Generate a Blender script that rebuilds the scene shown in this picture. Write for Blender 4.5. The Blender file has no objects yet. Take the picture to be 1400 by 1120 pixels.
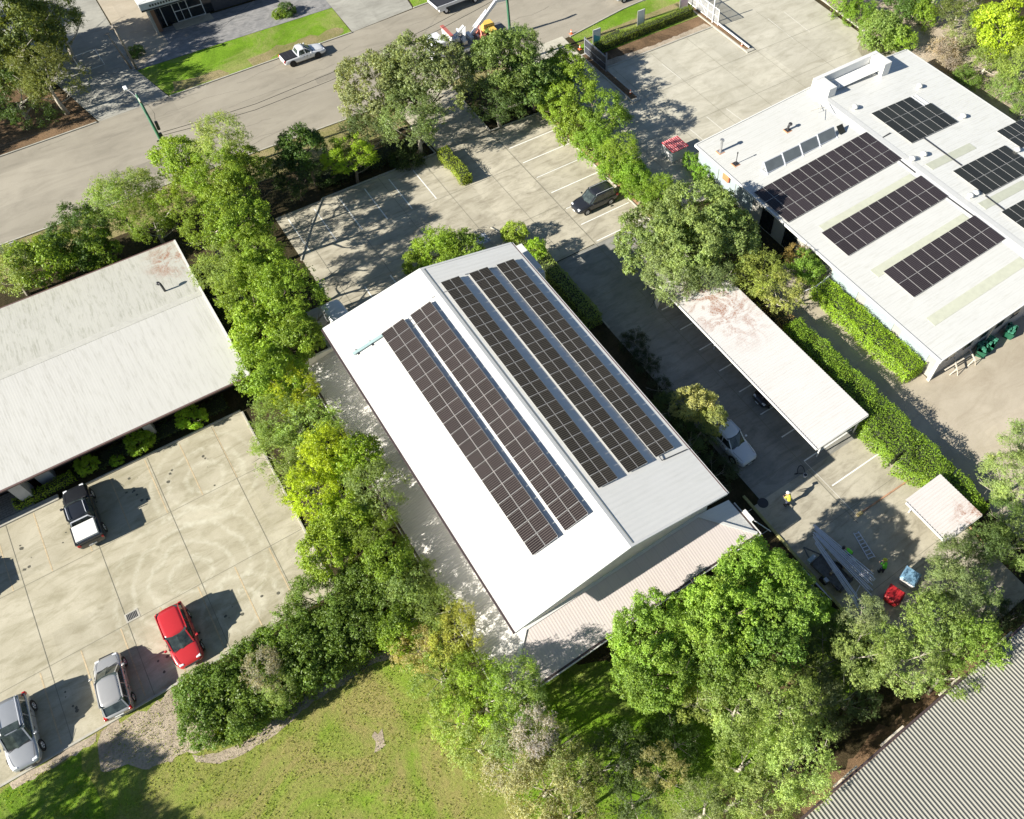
import bpy, bmesh, math, random
import numpy as np
from mathutils import Vector, Matrix
R = math.radians
scene = bpy.context.scene
COL = scene.collection
# ------------------------------------------------------------------ camera model (survey of the place: metres, x across the lots, y along them)
F, TI, RO, CX, CY, AZ, HC = 1090., R(34.1), R(-3.0), 849., 549., R(127.7), 54.
_dn = np.array([math.sin(TI)*math.sin(RO), math.sin(TI)*math.cos(RO), math.cos(TI)])
_X = np.cross(_dn, np.array([0, 0, 1.])); _X /= np.linalg.norm(_X)
if _X[0] < 0: _X = -_X
_Z = -_dn; _Y = np.cross(_Z, _X)
_Vy = math.cos(AZ)*_X + math.sin(AZ)*_Y
_Vx = np.cross(_Vy, _Z)
RM = np.array([_Vx, _Vy, _Z])
def G(px, py, z=0.):
    d = RM @ np.array([px-CX, py-CY, F]); s = (z-HC)/d[2]
    return Vector((d[0]*s, d[1]*s, z))
def GY(px, py, y):
    d = RM @ np.array([px-CX, py-CY, F]); s = y/d[1]
    return Vector((d[0]*s, y, HC+d[2]*s))
def mpp(px, py, z=0.):            # metres per photo pixel at a place
    c = RM.T @ (np.array(G(px, py, z))-np.array([0, 0, HC])); return c[2]/F
# ------------------------------------------------------------------ tagging
def tag(o, label=None, cat=None, group=None, kind=None):
    if label: o['label'] = label
    if cat: o['category'] = cat
    if group: o['group'] = group
    if kind: o['kind'] = kind
    return o
def empty(name, loc=(0, 0, 0), rz=0., label=None, cat=None, group=None):
    o = bpy.data.objects.new(name, None); COL.objects.link(o)
    o.location = loc; o.rotation_euler = (0, 0, rz); o.empty_display_size = .3
    return tag(o, label, cat, group)
def kids(o): return [c for c in bpy.data.objects if c.parent is o]
def copy_tree(o, parent=None, ch=None):
    c = o.copy(); COL.objects.link(c)
    if parent: c.parent = parent
    for k in kids(o): copy_tree(k, c)
    return c
# ------------------------------------------------------------------ materials
MATS = {}
def nt(name):
    m = bpy.data.materials.new(name); m.use_nodes = True
    t = m.node_tree; t.nodes.clear(); MATS[name] = m
    out = t.nodes.new('ShaderNodeOutputMaterial'); b = t.nodes.new('ShaderNodeBsdfPrincipled')
    t.links.new(b.outputs[0], out.inputs[0])
    return m, t, b, out
def N(t, ty, **k):
    n = t.nodes.new(ty)
    for a, v in k.items():
        if a.startswith('i_'): n.inputs[int(a[2:])].default_value = v
        else: setattr(n, a, v)
    return n
def ramp(t, pts):
    r = t.nodes.new('ShaderNodeValToRGB'); e = r.color_ramp.elements
    while len(e) < len(pts): e.new(.5)
    for i, (p, c) in enumerate(pts):
        e[i].position = p; e[i].color = (c[0], c[1], c[2], 1) if hasattr(c, '__len__') else (c, c, c, 1)
    return r
def noise(t, vec, scale, detail=5, rough=.6, dist=0):
    n = t.nodes.new('ShaderNodeTexNoise'); n.inputs['Scale'].default_value = scale; n.inputs['Detail'].default_value = detail
    n.inputs['Roughness'].default_value = rough; n.inputs['Distortion'].default_value = dist
    t.links.new(vec, n.inputs['Vector']); return n
def mix(t, fac, a, b, mode='MIX'):
    m = t.nodes.new('ShaderNodeMix'); m.data_type = 'RGBA'; m.blend_type = mode
    for s, v in ((0, fac), (6, a), (7, b)):
        if hasattr(v, 'is_linked') or hasattr(v, 'links'): t.links.new(v, m.inputs[s])
        elif s == 0: m.inputs[0].default_value = v
        else: m.inputs[s].default_value = (v[0], v[1], v[2], 1)
    return m.outputs[2]
def mth(t, op, a, b=0., c=None):
    n = t.nodes.new('ShaderNodeMath'); n.operation = op
    for i, v in enumerate((a, b, c)):
        if v is None: continue
        if hasattr(v, 'links'): t.links.new(v, n.inputs[i])
        else: n.inputs[i].default_value = v
    return n.outputs[0]
def bump(t, b, h, strength=.3, dist=.02):
    n = t.nodes.new('ShaderNodeBump'); n.inputs['Strength'].default_value = strength; n.inputs['Distance'].default_value = dist
    t.links.new(h, n.inputs['Height']); t.links.new(n.outputs[0], b.inputs['Normal'])
def vecs(t):
    tc = t.nodes.new('ShaderNodeTexCoord'); return tc.outputs['Object']
def smat(name, col, rough=.6, metal=0., var=.12, scale=3., bstr=0., coat=0., spec=.5):
    """plain surface with large soft variation and fine grain"""
    m, t, b, o = nt(name); v = vecs(t)
    n = noise(t, v, scale, 6, .65)
    r = ramp(t, [(.25, [c*(1-var) for c in col]), (.75, [min(1, c*(1+var)) for c in col])])
    t.links.new(n.outputs[0], r.inputs[0]); t.links.new(r.outputs[0], b.inputs['Base Color'])
    b.inputs['Roughness'].default_value = rough; b.inputs['Metallic'].default_value = metal
    b.inputs['Specular IOR Level'].default_value = spec
    if coat: b.inputs['Coat Weight'].default_value = coat; b.inputs['Coat Roughness'].default_value = .05
    if bstr:
        n2 = noise(t, v, scale*12, 4); bump(t, b, n2.outputs[0], bstr, .02)
    return m
def concrete_mat(name, c1, c2, stain, scuff=None, scale=.35, paver=False, grimy=.5):
    m, t, b, o = nt(name); v = vecs(t)
    big = noise(t, v, scale, 7, .62, .6)
    r = ramp(t, [(.32, c1), (.68, c2)]); t.links.new(big.outputs[0], r.inputs[0])
    mp = N(t, 'ShaderNodeMapping'); mp.inputs['Scale'].default_value = (.5, 1.6, 1); t.links.new(v, mp.inputs[0])
    st = noise(t, mp.outputs[0], scale*2.6, 8, .7, .8)
    sr = ramp(t, [(.46, 0), (.70, 1)]); t.links.new(st.outputs[0], sr.inputs[0])
    f = mth(t, 'MULTIPLY', sr.outputs[0], grimy)
    c = mix(t, f, r.outputs[0], stain)
    fine = noise(t, v, 14, 5, .8)
    fr = ramp(t, [(.3, .90), (.7, 1.08)]); t.links.new(fine.outputs[0], fr.inputs[0])
    c = mix(t, 1., c, fr.outputs[0], 'MULTIPLY')
    # slabs: each pour a little different
    sx = N(t, 'ShaderNodeVectorMath', operation='SNAP'); sx.inputs[1].default_value = (5, 5, 50); t.links.new(v, sx.inputs[0])
    wn = N(t, 'ShaderNodeTexWhiteNoise'); t.links.new(sx.outputs[0], wn.inputs[0])
    wr = ramp(t, [(0, .94), (1, 1.05)]); t.links.new(wn.outputs[0], wr.inputs[0])
    c = mix(t, 1., c, wr.outputs[0], 'MULTIPLY')
    if scuff:                      # pale turning tyre scuffs
        for (x, y, k) in scuff:
            sub = N(t, 'ShaderNodeVectorMath', operation='SUBTRACT'); sub.inputs[1].default_value = (x, y, 0); t.links.new(v, sub.inputs[0])
            nn = noise(t, v, .5, 3); ad = N(t, 'ShaderNodeVectorMath', operation='ADD'); t.links.new(sub.outputs[0], ad.inputs[0]); 
            sc = N(t, 'ShaderNodeVectorMath', operation='SCALE'); sc.inputs['Scale'].default_value = 1.2; t.links.new(nn.outputs['Color'], sc.inputs[0]); t.links.new(sc.outputs[0], ad.inputs[1])
            ln = N(t, 'ShaderNodeVectorMath', operation='LENGTH'); t.links.new(ad.outputs[0], ln.inputs[0])
            w = mth(t, 'SINE', mth(t, 'MULTIPLY', ln.outputs['Value'], 5.2))
            w = mth(t, 'POWER', mth(t, 'MAXIMUM', w, 0.), 1.5)
            w2 = noise(t, v, 1.3, 6, .7, 1.5); wr2 = ramp(t, [(.36, 0), (.66, 1)]); t.links.new(w2.outputs[0], wr2.inputs[0])
            fall = mth(t, 'SUBTRACT', 1., mth(t, 'DIVIDE', ln.outputs['Value'], k)); fall = mth(t, 'MAXIMUM', fall, 0.)
            f = mth(t, 'MULTIPLY', mth(t, 'MULTIPLY', w, wr2.outputs[0]), mth(t, 'MINIMUM', mth(t, 'MULTIPLY', fall, 2.2), .62))
            c = mix(t, f, c, (.60, .575, .46))
    t.links.new(c, b.inputs['Base Color']); b.inputs['Roughness'].default_value = .85
    if paver:
        br = N(t, 'ShaderNodeTexBrick'); br.inputs['Scale'].default_value = 1; br.inputs['Brick Width'].default_value = .4; br.inputs['Row Height'].default_value = .2
        br.inputs['Mortar Size'].default_value = .02; t.links.new(v, br.inputs['Vector'])
        c2_ = mix(t, mth(t, 'MULTIPLY', br.outputs['Fac'], .6), c, (.08, .075, .06)); t.links.new(c2_, b.inputs['Base Color'])
    bump(t, b, fine.outputs[0], .25, .02)
    return m
def grass_mat(name, greens, dry, dirt, dryamt=.5):
    m, t, b, o = nt(name); v = vecs(t)
    a = noise(t, v, .28, 7, .68, .8); r = ramp(t, [(.3, greens[0]), (.55, greens[1]), (.75, greens[2])]); t.links.new(a.outputs[0], r.inputs[0])
    d = noise(t, v, .16, 8, .74, 1.2); dr = ramp(t, [(.5-dryamt*.22, 0), (.66-dryamt*.1, 1)]); t.links.new(d.outputs[0], dr.inputs[0])
    c = mix(t, mth(t, 'MULTIPLY', dr.outputs[0], .85), r.outputs[0], dry)
    e = noise(t, v, .9, 8, .8, .5); er = ramp(t, [(.62, 0), (.74, 1)]); t.links.new(e.outputs[0], er.inputs[0])
    c = mix(t, mth(t, 'MULTIPLY', er.outputs[0], .7), c, dirt)
    f = noise(t, v, 5.5, 8, .85); fr = ramp(t, [(.34, .62), (.52, 1.), (.72, 1.28)]); t.links.new(f.outputs[0], fr.inputs[0])
    c = mix(t, 1., c, fr.outputs[0], 'MULTIPLY')
    t.links.new(c, b.inputs['Base Color']); b.inputs['Roughness'].default_value = .9; b.inputs['Specular IOR Level'].default_value = .15
    bump(t, b, f.outputs[0], 1., .12)
    return m
def roof_mat(name, col, dirt, dirtamt, period=0., axis=0, bstr=.5, rough=.45, seam=None, rust=None, spec=.4, prof='SINE'):
    m, t, b, o = nt(name); v = vecs(t)
    n = noise(t, v, .25, 7, .65, .5); r = ramp(t, [(.35, [c*.955 for c in col]), (.65, col)]); t.links.new(n.outputs[0], r.inputs[0])
    c = r.outputs[0]
    mp = N(t, 'ShaderNodeMapping'); s = [.35, .35, .35]; s[1-axis] = .35; s[axis] = 2.8; mp.inputs['Scale'].default_value = s; t.links.new(v, mp.inputs[0])
    d = noise(t, mp.outputs[0], 1.6, 9, .75, .3); dr = ramp(t, [(.5, 0), (.72, 1)]); t.links.new(d.outputs[0], dr.inputs[0])
    c = mix(t, mth(t, 'MULTIPLY', dr.outputs[0], dirtamt), c, dirt)
    sp = noise(t, v, 5., 3, .9); spr = ramp(t, [(.72, 0), (.78, 1)]); t.links.new(sp.outputs[0], spr.inputs[0])
    c = mix(t, mth(t, 'MULTIPLY', spr.outputs[0], dirtamt), c, [x*.6 for x in dirt])
    sep = N(t, 'ShaderNodeSeparateXYZ'); t.links.new(v, sep.inputs[0]); ax = sep.outputs[axis]
    if seam:
        w = mth(t, 'FRACT', mth(t, 'DIVIDE', ax, seam[0])); w = mth(t, 'LESS_THAN', w, seam[1]/seam[0])
        c = mix(t, mth(t, 'MULTIPLY', w, seam[2]), c, [x*.45 for x in col])
    if rust:
        x0, y0, x1, y1 = rust
        rn = noise(t, v, .7, 7, .75, 1.); rr = ramp(t, [(.45, 0), (.56, 1)]); t.links.new(rn.outputs[0], rr.inputs[0])
        sub = N(t, 'ShaderNodeVectorMath', operation='SUBTRACT'); sub.inputs[1].default_value = ((x0+x1)/2, (y0+y1)/2, 0); t.links.new(v, sub.inputs[0])
        mul = N(t, 'ShaderNodeVectorMath', operation='MULTIPLY'); mul.inputs[1].default_value = (2/(x1-x0), 2/(y1-y0), 0); t.links.new(sub.outputs[0], mul.inputs[0])
        ln = N(t, 'ShaderNodeVectorMath', operation='LENGTH'); t.links.new(mul.outputs[0], ln.inputs[0])
        fr = ramp(t, [(.3, 1), (1., 0)]); t.links.new(ln.outputs['Value'], fr.inputs[0])
        fl = noise(t, v, 7, 6, .8); flr = ramp(t, [(.45, 0), (.55, 1)]); t.links.new(fl.outputs[0], flr.inputs[0])
        f = mth(t, 'MULTIPLY', mth(t, 'MULTIPLY', rr.outputs[0], fr.outputs[0]), mth(t, 'ADD', mth(t, 'MULTIPLY', flr.outputs[0], .6), .35))
        c = mix(t, f, c, (.30, .13, .07))
    t.links.new(c, b.inputs['Base Color']); b.inputs['Roughness'].default_value = rough; b.inputs['Specular IOR Level'].default_value = spec
    if period:
        h = mth(t, 'SINE', mth(t, 'MULTIPLY', ax, 2*math.pi/period)); bump(t, b, h, bstr, period*.12)
    return m
def leaf_mat(name, trans=.35, hue=0.):
    m, t, b, o = nt(name); v = vecs(t)
    oi = N(t, 'ShaderNodeObjectInfo')
    n = noise(t, v, 1.3, 3, .6); r = ramp(t, [(.3, (.80, .76, .8)), (.7, (1.22, 1.22, 1.1))]); t.links.new(n.outputs[0], r.inputs[0])
    c = mix(t, 1., oi.outputs['Color'], r.outputs[0], 'MULTIPLY')
    gm = N(t, 'ShaderNodeNewGeometry'); br_ = noise(t, gm.outputs['Position'], .8, 4, .7); brr = ramp(t, [(.60, 0), (.74, .35)]); t.links.new(br_.outputs[0], brr.inputs[0]); c = mix(t, brr.outputs[0], c, mix(t, 1., c, (1.5, 1.02, .7), 'MULTIPLY'))
    at = N(t, 'ShaderNodeAttribute'); at.attribute_name = 'tone'
    c2 = mix(t, 1., c, (1.45, 1.32, .9), 'MULTIPLY')
    c = mix(t, at.outputs['Fac'], c, c2)
    t.links.new(c, b.inputs['Base Color']); b.inputs['Roughness'].default_value = .45; b.inputs['Specular IOR Level'].default_value = .35
    tr = N(t, 'ShaderNodeBsdfTranslucent'); c3 = mix(t, 1., c, (1.5, 1.35, .45), 'MULTIPLY'); t.links.new(c3, tr.inputs[0])
    mx = N(t, 'ShaderNodeMixShader'); mx.inputs[0].default_value = trans
    t.links.new(b.outputs[0], mx.inputs[1]); t.links.new(tr.outputs[0], mx.inputs[2]); t.links.new(mx.outputs[0], o.inputs[0])
    return m
# ------------------------------------------------------------------ mesh builder
class MB:
    def __init__(s): s.v = []; s.f = []; s.m = []
    def add(s, vs, fs, mi=0):
        k = len(s.v); s.v += [tuple(p) for p in vs]; s.f += [tuple(i+k for i in f) for f in fs]; s.m += [mi]*len(fs); return s
    def box(s, a, b, mi=0, mat=None):
        x0, y0, z0 = a; x1, y1, z1 = b
        vs = [(x0, y0, z0), (x1, y0, z0), (x1, y1, z0), (x0, y1, z0), (x0, y0, z1), (x1, y0, z1), (x1, y1, z1), (x0, y1, z1)]
        if mat: vs = [mat @ Vector(p) for p in vs]
        return s.add(vs, [(3, 2, 1, 0), (4, 5, 6, 7), (0, 1, 5, 4), (1, 2, 6, 5), (2, 3, 7, 6), (3, 0, 4, 7)], mi)
    def tube(s, pts, rad, n=8, mi=0, cap=True):
        pts = [Vector(p) for p in pts]; rad = rad if hasattr(rad, '__len__') else [rad]*len(pts)
        k = len(s.v); up = None
        for i, p in enumerate(pts):
            d = (pts[min(i+1, len(pts)-1)]-pts[max(i-1, 0)]).normalized()
            if up is None: up = Vector((0, 0, 1)) if abs(d.z) < .9 else Vector((1, 0, 0))
            a = d.cross(up).normalized(); b = a.cross(d)
            for j in range(n):
                q = p+(a*math.cos(2*math.pi*j/n)+b*math.sin(2*math.pi*j/n))*rad[i]; s.v.append(tuple(q))
        for i in range(len(pts)-1):
            for j in range(n):
                s.f.append((k+i*n+j, k+i*n+(j+1) % n, k+(i+1)*n+(j+1) % n, k+(i+1)*n+j)); s.m.append(mi)
        if cap:
            s.f.append(tuple(k+j for j in range(n))[::-1]); s.m.append(mi)
            e = k+(len(pts)-1)*n; s.f.append(tuple(e+j for j in range(n))); s.m.append(mi)
        return s
    def bar(s, a, b, w, h=None, mi=0):
        a = Vector(a); b = Vector(b); d = (b-a); L = d.length; d.normalize(); h = h or w
        up = Vector((0, 0, 1)) if abs(d.z) < .95 else Vector((0, 1, 0))
        x = d.cross(up).normalized(); z = x.cross(d)
        M = Matrix((x, d, z)).transposed().to_4x4(); M.translation = a
        return s.box((-w/2, 0, -h/2), (w/2, L, h/2), mi, M)
    def sheet(s, poly, z=0., mi=0):
        return s.add([(p[0], p[1], p[2] if len(p) > 2 else z) for p in poly], [tuple(range(len(poly)))], mi)
    def slab(s, poly, z0, z1, mi=0):
        n = len(poly); vs = [(p[0], p[1], z0) for p in poly]+[(p[0], p[1], z1) for p in poly]
        ar = sum(poly[i][0]*poly[(i+1) % n][1]-poly[(i+1) % n][0]*poly[i][1] for i in range(n))
        fs = [tuple(range(n))[::-1], tuple(range(n, 2*n))]+[(i, (i+1) % n, n+(i+1) % n, n+i) for i in range(n)]
        if ar < 0: fs = [f[::-1] for f in fs]
        return s.add(vs, fs, mi)
    def build(s, name, mats, parent=None, smooth=False, bevel=0., loc=None):
        me = bpy.data.meshes.new(name); me.from_pydata(s.v, [], s.f); me.update()
        if not isinstance(mats, (list, tuple)): mats = [mats]
        for mm in mats: me.materials.append(mm)
        if len(mats) > 1: me.polygons.foreach_set('material_index', s.m)
        if smooth: me.polygons.foreach_set('use_smooth', [True]*len(me.polygons))
        o = bpy.data.objects.new(name, me); COL.objects.link(o)
        if parent: o.parent = parent
        if loc: o.location = loc
        if bevel:
            b = o.modifiers.new('b', 'BEVEL'); b.width = bevel; b.segments = 2; b.limit_method = 'ANGLE'
        return o
def rect(x0, y0, x1, y1): return [(x0, y0), (x1, y0), (x1, y1), (x0, y1)]
def struct(name, mb, m, **k): return tag(mb.build(name, m, **k), kind='structure')
# ================================================================== MATERIALS
CONC_L = concrete_mat('conc_left', (.36, .325, .23), (.50, .46, .35), (.25, .225, .14), scuff=[(-10.5, 34.5, 6.5), (-7., 41.5, 5.), (-8.5, 30., 4.)], scale=.3, grimy=.75)
CONC_M = concrete_mat('conc_main', (.375, .34, .26), (.51, .47, .37), (.20, .175, .125), grimy=.7)
CONC_R = concrete_mat('conc_right', (.42, .395, .315), (.54, .51, .42), (.25, .225, .16), grimy=.55, scale=.22)
CONC_O = concrete_mat('conc_dark', (.30, .29, .25), (.40, .39, .34), (.18, .17, .15))
PAVER = concrete_mat('paver', (.24, .23, .20), (.30, .29, .26), (.14, .13, .11), paver=True)
PAVER2 = concrete_mat('paver_sand', (.30, .27, .19), (.36, .33, .24), (.2, .18, .13), paver=True)
ROADM = concrete_mat('road_seal', (.29, .26, .205), (.365, .33, .265), (.20, .18, .14), scale=.12, grimy=.6)
GRAVEL = concrete_mat('gravel_tan', (.38, .33, .25), (.50, .44, .345), (.29, .24, .17), scale=.18, grimy=.5)
GRAVELG = concrete_mat('gravel_grey', (.20, .20, .20), (.33, .32, .31), (.12, .12, .12), scale=.9, grimy=.8)
MULCH = grass_mat('mulch', [(.09, .06, .035), (.16, .105, .06), (.24, .17, .10)], (.30, .19, .11), (.05, .045, .03), .3)
BARE = grass_mat('bare_earth', [(.40, .33, .25), (.56, .47, .36), (.70, .60, .48)], (.30, .25, .18), (.78, .70, .58), .3)
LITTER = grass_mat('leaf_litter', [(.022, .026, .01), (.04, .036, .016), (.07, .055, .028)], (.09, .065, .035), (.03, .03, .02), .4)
LAWN = grass_mat('lawn', [(.15, .235, .022), (.21, .35, .025), (.27, .42, .04)], (.35, .29, .115), (.21, .155, .075), .75)
LAWN2 = grass_mat('lawn_lush', [(.12, .21, .015), (.17, .31, .02), (.24, .38, .03)], (.32, .33, .11), (.20, .17, .09), .2)
LAWN3 = grass_mat('lawn_dry', [(.12, .15, .03), (.19, .21, .05), (.26, .26, .09)], (.36, .29, .16), (.3, .24, .14), .8)
KERB = smat('kerb_concrete', (.42, .40, .34), .8, var=.2, scale=2, bstr=.2)
KERBR = smat('kerb_brick', (.42, .24, .15), .85, var=.25, scale=3, bstr=.2)
JOINT = smat('joint_dark', (.215, .205, .155), .9)
PWHITE = smat('paint_white', (.78, .78, .74), .6, var=.18, scale=6)
PYEL = smat('paint_faded_yellow', (.50, .40, .25), .8, var=.3, scale=5)
PYEL2 = smat('paint_olive', (.36, .34, .14), .8, var=.25, scale=4)
PBLUE = smat('paint_greyblue', (.36, .40, .46), .8, var=.1, scale=4)
ROOF_W = roof_mat('roof_white', (.74, .73, .69), (.40, .40, .33), .2, rough=.4, bstr=.2, period=.4, axis=1)
ROOF_E = ROOF_W
ROOF_LOW = roof_mat('roof_low_pink', (.62, .555, .525), (.44, .39, .36), .25, period=.2, axis=0, bstr=.12, seam=(.8, .04, .16))
ROOF_LOWW = roof_mat('roof_low_side', (.60, .58, .545), (.38, .35, .32), .35, period=.2, axis=1, bstr=.4, seam=(.8, .03, .12))
ROOF_B1N = roof_mat('roof_weathered', (.50, .49, .435), (.24, .24, .18), .8, axis=0, bstr=.035, period=.19, seam=(.76, .05, .14), rust=(-5., 57., 0., 64.))
ROOF_B1 = roof_mat('roof_weathered_south', (.56, .55, .51), (.31, .30, .25), .5, axis=0, bstr=.035, period=.19, seam=(.76, .05, .10))
ROOF_B2 = roof_mat('roof_bright', (.57, .57, .545), (.38, .37, .31), .45, axis=1, bstr=.15, period=.25, seam=(.75, .05, .10))
ROOF_B2E = roof_mat('roof_bright_worn', (.66, .66, .63), (.42, .41, .35), .55, axis=1, bstr=.15, period=.25, seam=(.75, .05, .16))
ROOF_CP = roof_mat('roof_carport', (.64, .62, .595), (.42, .39, .34), .35, axis=1, bstr=.2, rust=(30., 25., 38., 38.))
ROOF_CP2 = roof_mat('roof_carport_small', (.62, .58, .555), (.45, .37, .32), .35, axis=1, bstr=.2, rust=(34.6, 3., 38.5, 7.2))
ROOF_BR = roof_mat('roof_grey_deck', (.30, .29, .25), (.26, .25, .21), .3, axis=0, rough=.5)
SKYL = smat('skylight_sheet', (.49, .50, .40), .35, var=.1, scale=2)
TRIM = smat('trim_white', (.66, .655, .63), .45, var=.05)
TRIMD = smat('trim_dark', (.07, .05, .05), .5)
WALLT = smat('wall_tan', (.72, .69, .62), .8, var=.1, scale=2, bstr=.2)
WALLG = roof_mat('wall_grey_clad', (.40, .40, .41), (.28, .28, .28), .3, axis=0, period=.25, bstr=.4)
WALLB = smat('wall_paleblue', (.30, .36, .37), .6, var=.08)
WALLW = smat('wall_offwhite', (.36, .345, .31), .7, var=.1, scale=2)
WALLD = smat('wall_dark', (.06, .06, .065), .7)
WALLC = smat('wall_charcoal', (.055, .055, .065), .7, var=.2, scale=6)
GLASS = smat('glass_dark', (.015, .018, .02), .06, spec=.7)
METAL = smat('metal_galv', (.50, .50, .50), .35, .7, var=.1)
METALD = smat('metal_dark', (.06, .06, .065), .45, .4)
ALU = smat('aluminium', (.74, .75, .80), .35, .25, var=.08)
GALVB = smat('channel_greenblue', (.33, .44, .44), .45)
WOOD = smat('timber', (.38, .27, .17), .8, var=.25, scale=6, bstr=.3)
WOODP = smat('timber_pale', (.62, .56, .46), .8, var=.2, scale=6)
GREENP = smat('pole_green', (.05, .16, .09), .6, var=.15)
POLEM = smat('pole_grey', (.26, .23, .19), .85, var=.25, scale=5)
RED = smat('plastic_red', (.42, .02, .025), .5, var=.04)
BLUE = smat('plastic_blue', (.20, .36, .50), .5, var=.04)
ORANGE = smat('plastic_orange', (.80, .22, .10), .5)
GREEN = smat('plastic_green', (.015, .10, .055), .45)
LIME = smat('cloth_lime', (.20, .85, .06), .7)
YELL = smat('cloth_yellow', (.78, .72, .06), .7)
YELP = smat('paint_plant_yellow', (.78, .50, .10), .4, coat=.3)
NAVY = smat('cloth_navy', (.03, .035, .06), .8)
SKIN = smat('skin', (.50, .30, .20), .5)
WHITEP = smat('white_plastic', (.78, .78, .76), .4)
REDSTR = smat('paint_red', (.70, .06, .08), .5)
RUBBER = smat('rubber', (.02, .02, .02), .8)
BARK = smat('bark', (.20, .16, .12), .9, var=.3, scale=6, bstr=.6)
BARKP = smat('bark_pale', (.42, .38, .31), .85, var=.25, scale=5, bstr=.4)
TEAL = smat('sign_teal', (.12, .45, .50), .5)
PINKS = smat('sign_pink', (.72, .52, .60), .5)
LEAF = leaf_mat('leaf', .34)
# solar cells
def solar_mat(name, base, line, nx, ny, w, h, lw=.10, stripes=0):
    m, t, b, o = nt(name); v = vecs(t); sp = N(t, 'ShaderNodeSeparateXYZ'); t.links.new(v, sp.inputs[0])
    fx = mth(t, 'FRACT', mth(t, 'MULTIPLY', sp.outputs[0], nx/w)); fy = mth(t, 'FRACT', mth(t, 'MULTIPLY', sp.outputs[1], ny/h))
    lx = mth(t, 'LESS_THAN', fx, lw*.35); ly = mth(t, 'LESS_THAN', fy, lw)
    g = mth(t, 'MAXIMUM', mth(t, 'MULTIPLY', lx, .12), ly)
    oi = N(t, 'ShaderNodeObjectInfo'); rr = ramp(t, [(0, .8), (1, 1.2)]); t.links.new(oi.outputs['Random'], rr.inputs[0])
    c = mix(t, 1., base, rr.outputs[0], 'MULTIPLY'); c = mix(t, g, c, line)
    t.links.new(c, b.inputs['Base Color']); b.inputs['Roughness'].default_value = .22; b.inputs['Specular IOR Level'].default_value = .35
    return m
CELL = solar_mat('solar_cells', (.024, .018, .018), (.20, .175, .155), 6, 7, 1.1, 1.1, .15)
CELLB = solar_mat('solar_cells_b', (.028, .022, .026), (.11, .10, .095), 8, 10, 1., 1.6, .14)
CELLD = solar_mat('solar_cells_dark', (.026, .027, .022), (.045, .045, .045), 6, 10, 1., 1.6, .08)
CELLS = solar_mat('solar_cells_steep', (.022, .019, .017), (.15, .135, .10), 6, 7, 1.1, 1.1, .17)
COLLEC = smat('collector_glass', (.13, .145, .15), .3, var=.15, scale=1.5, spec=.7)
FRAMEA = smat('panel_frame', (.50, .49, .47), .4, .3)
# ================================================================== GROUND
mb = MB(); n = 60
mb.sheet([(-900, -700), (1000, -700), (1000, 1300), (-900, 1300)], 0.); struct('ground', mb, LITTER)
def sh(name, poly, m, z=.004):
    mb = MB(); mb.sheet(poly, z); return struct(name, mb, m)
def wavy(poly, amp, step=1.0, seed=1):
    """roughen the outline of a soft-edged patch"""
    rnd = random.Random(seed); out = []
    for i, p in enumerate(poly):
        q = poly[(i+1) % len(poly)]; L = math.dist(p, q); k = max(1, int(L/step))
        for j in range(k):
            t_ = j/k; out.append((p[0]+(q[0]-p[0])*t_+rnd.uniform(-amp, amp), p[1]+(q[1]-p[1])*t_+rnd.uniform(-amp, amp)))
    return out
sh('lawn', [(-60, -60), (9, -60), (9, 11), (6, 14), (2, 20.3), (-4.5, 22.3), (-14, 27.05), (-60, 27.05)], LAWN, .004)
sh('lawn_patch', wavy([(0, 3), (8, -4), (13, 8), (6, 15), (1, 16)], .5, 1., 3), LAWN2, .008)
sh('lawn_patch', wavy([(3, 2), (25, 1), (24, 12), (3, 12.6)], .3, 1., 4), LAWN2, .0045)
sh('lawn_patch', wavy([(-26, 20), (-20, 19), (-20.5, 26.4), (-40, 26.8), (-40, 20)], .3, 1., 9), LAWN2, .008)
sh('bare_patch', wavy([(-19.2, 26.6), (-13.2, 26.7), (-13.5, 22.3), (-16.5, 22.7), (-19.5, 24.2)], .35, .5, 5), BARE, .012)
_s = [G(*p)[:2] for p in ((262, 1034), (300, 1030), (345, 1008), (400, 962), (440, 928), (480, 902), (540, 882), (552, 892), (505, 912), (470, 935), (430, 958), (395, 990), (350, 1022), (310, 1042), (270, 1042))]
sh('bare_patch', wavy([(p[0], p[1]) for p in _s], .1, .4, 6), BARE, .012)
g0 = G(518, 1012); sh('bare_patch', wavy([(g0.x-.5, g0.y-.4), (g0.x+.4, g0.y-.5), (g0.x+.5, g0.y+.4), (g0.x-.3, g0.y+.5)], .18, .25, 7), BARE, .016)
sh('bare_patch', wavy([(-24.4, 26.9), (-19.3, 26.9), (-19.5, 26.3), (-24.4, 26.4)], .12, .4, 16), BARE, .012)
sh('bare_patch', wavy([(.2, 21.4), (1.6, 20.), (2.6, 16), (1.6, 15.2), (0.2, 18)], .3, .5, 8), BARE, .012)
sh('bare_patch', wavy([(14, -1.7), (22, -1.3), (40, -1.6), (40, -2.6), (14, -2.6)], .3, .6, 10), MULCH, .012)
sh('bare_patch', wavy([(16, 4), (20, 3.5), (21.5, 6.5), (17.5, 7)], .4, .6, 12), MULCH, .012)
sh('parking_lot', rect(-60, 27.05, -3.3, 45.1), CONC_L, .02)
sh('parking_lot', [(7.2, 45), (30.6, 45), (30.6, 64.5), (7.2, 64.5)], CONC_M, .020)
sh('parking_lot', rect(30.6, 44.9, 36.8, 64.5), CONC_M, .0205)
CONC_SHADE = concrete_mat('conc_driveway_shade', (.235, .23, .205), (.32, .31, .275), (.14, .135, .115), grimy=.7)  # concrete colour darkened so the warehouse shadow over it reads deeper
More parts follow.
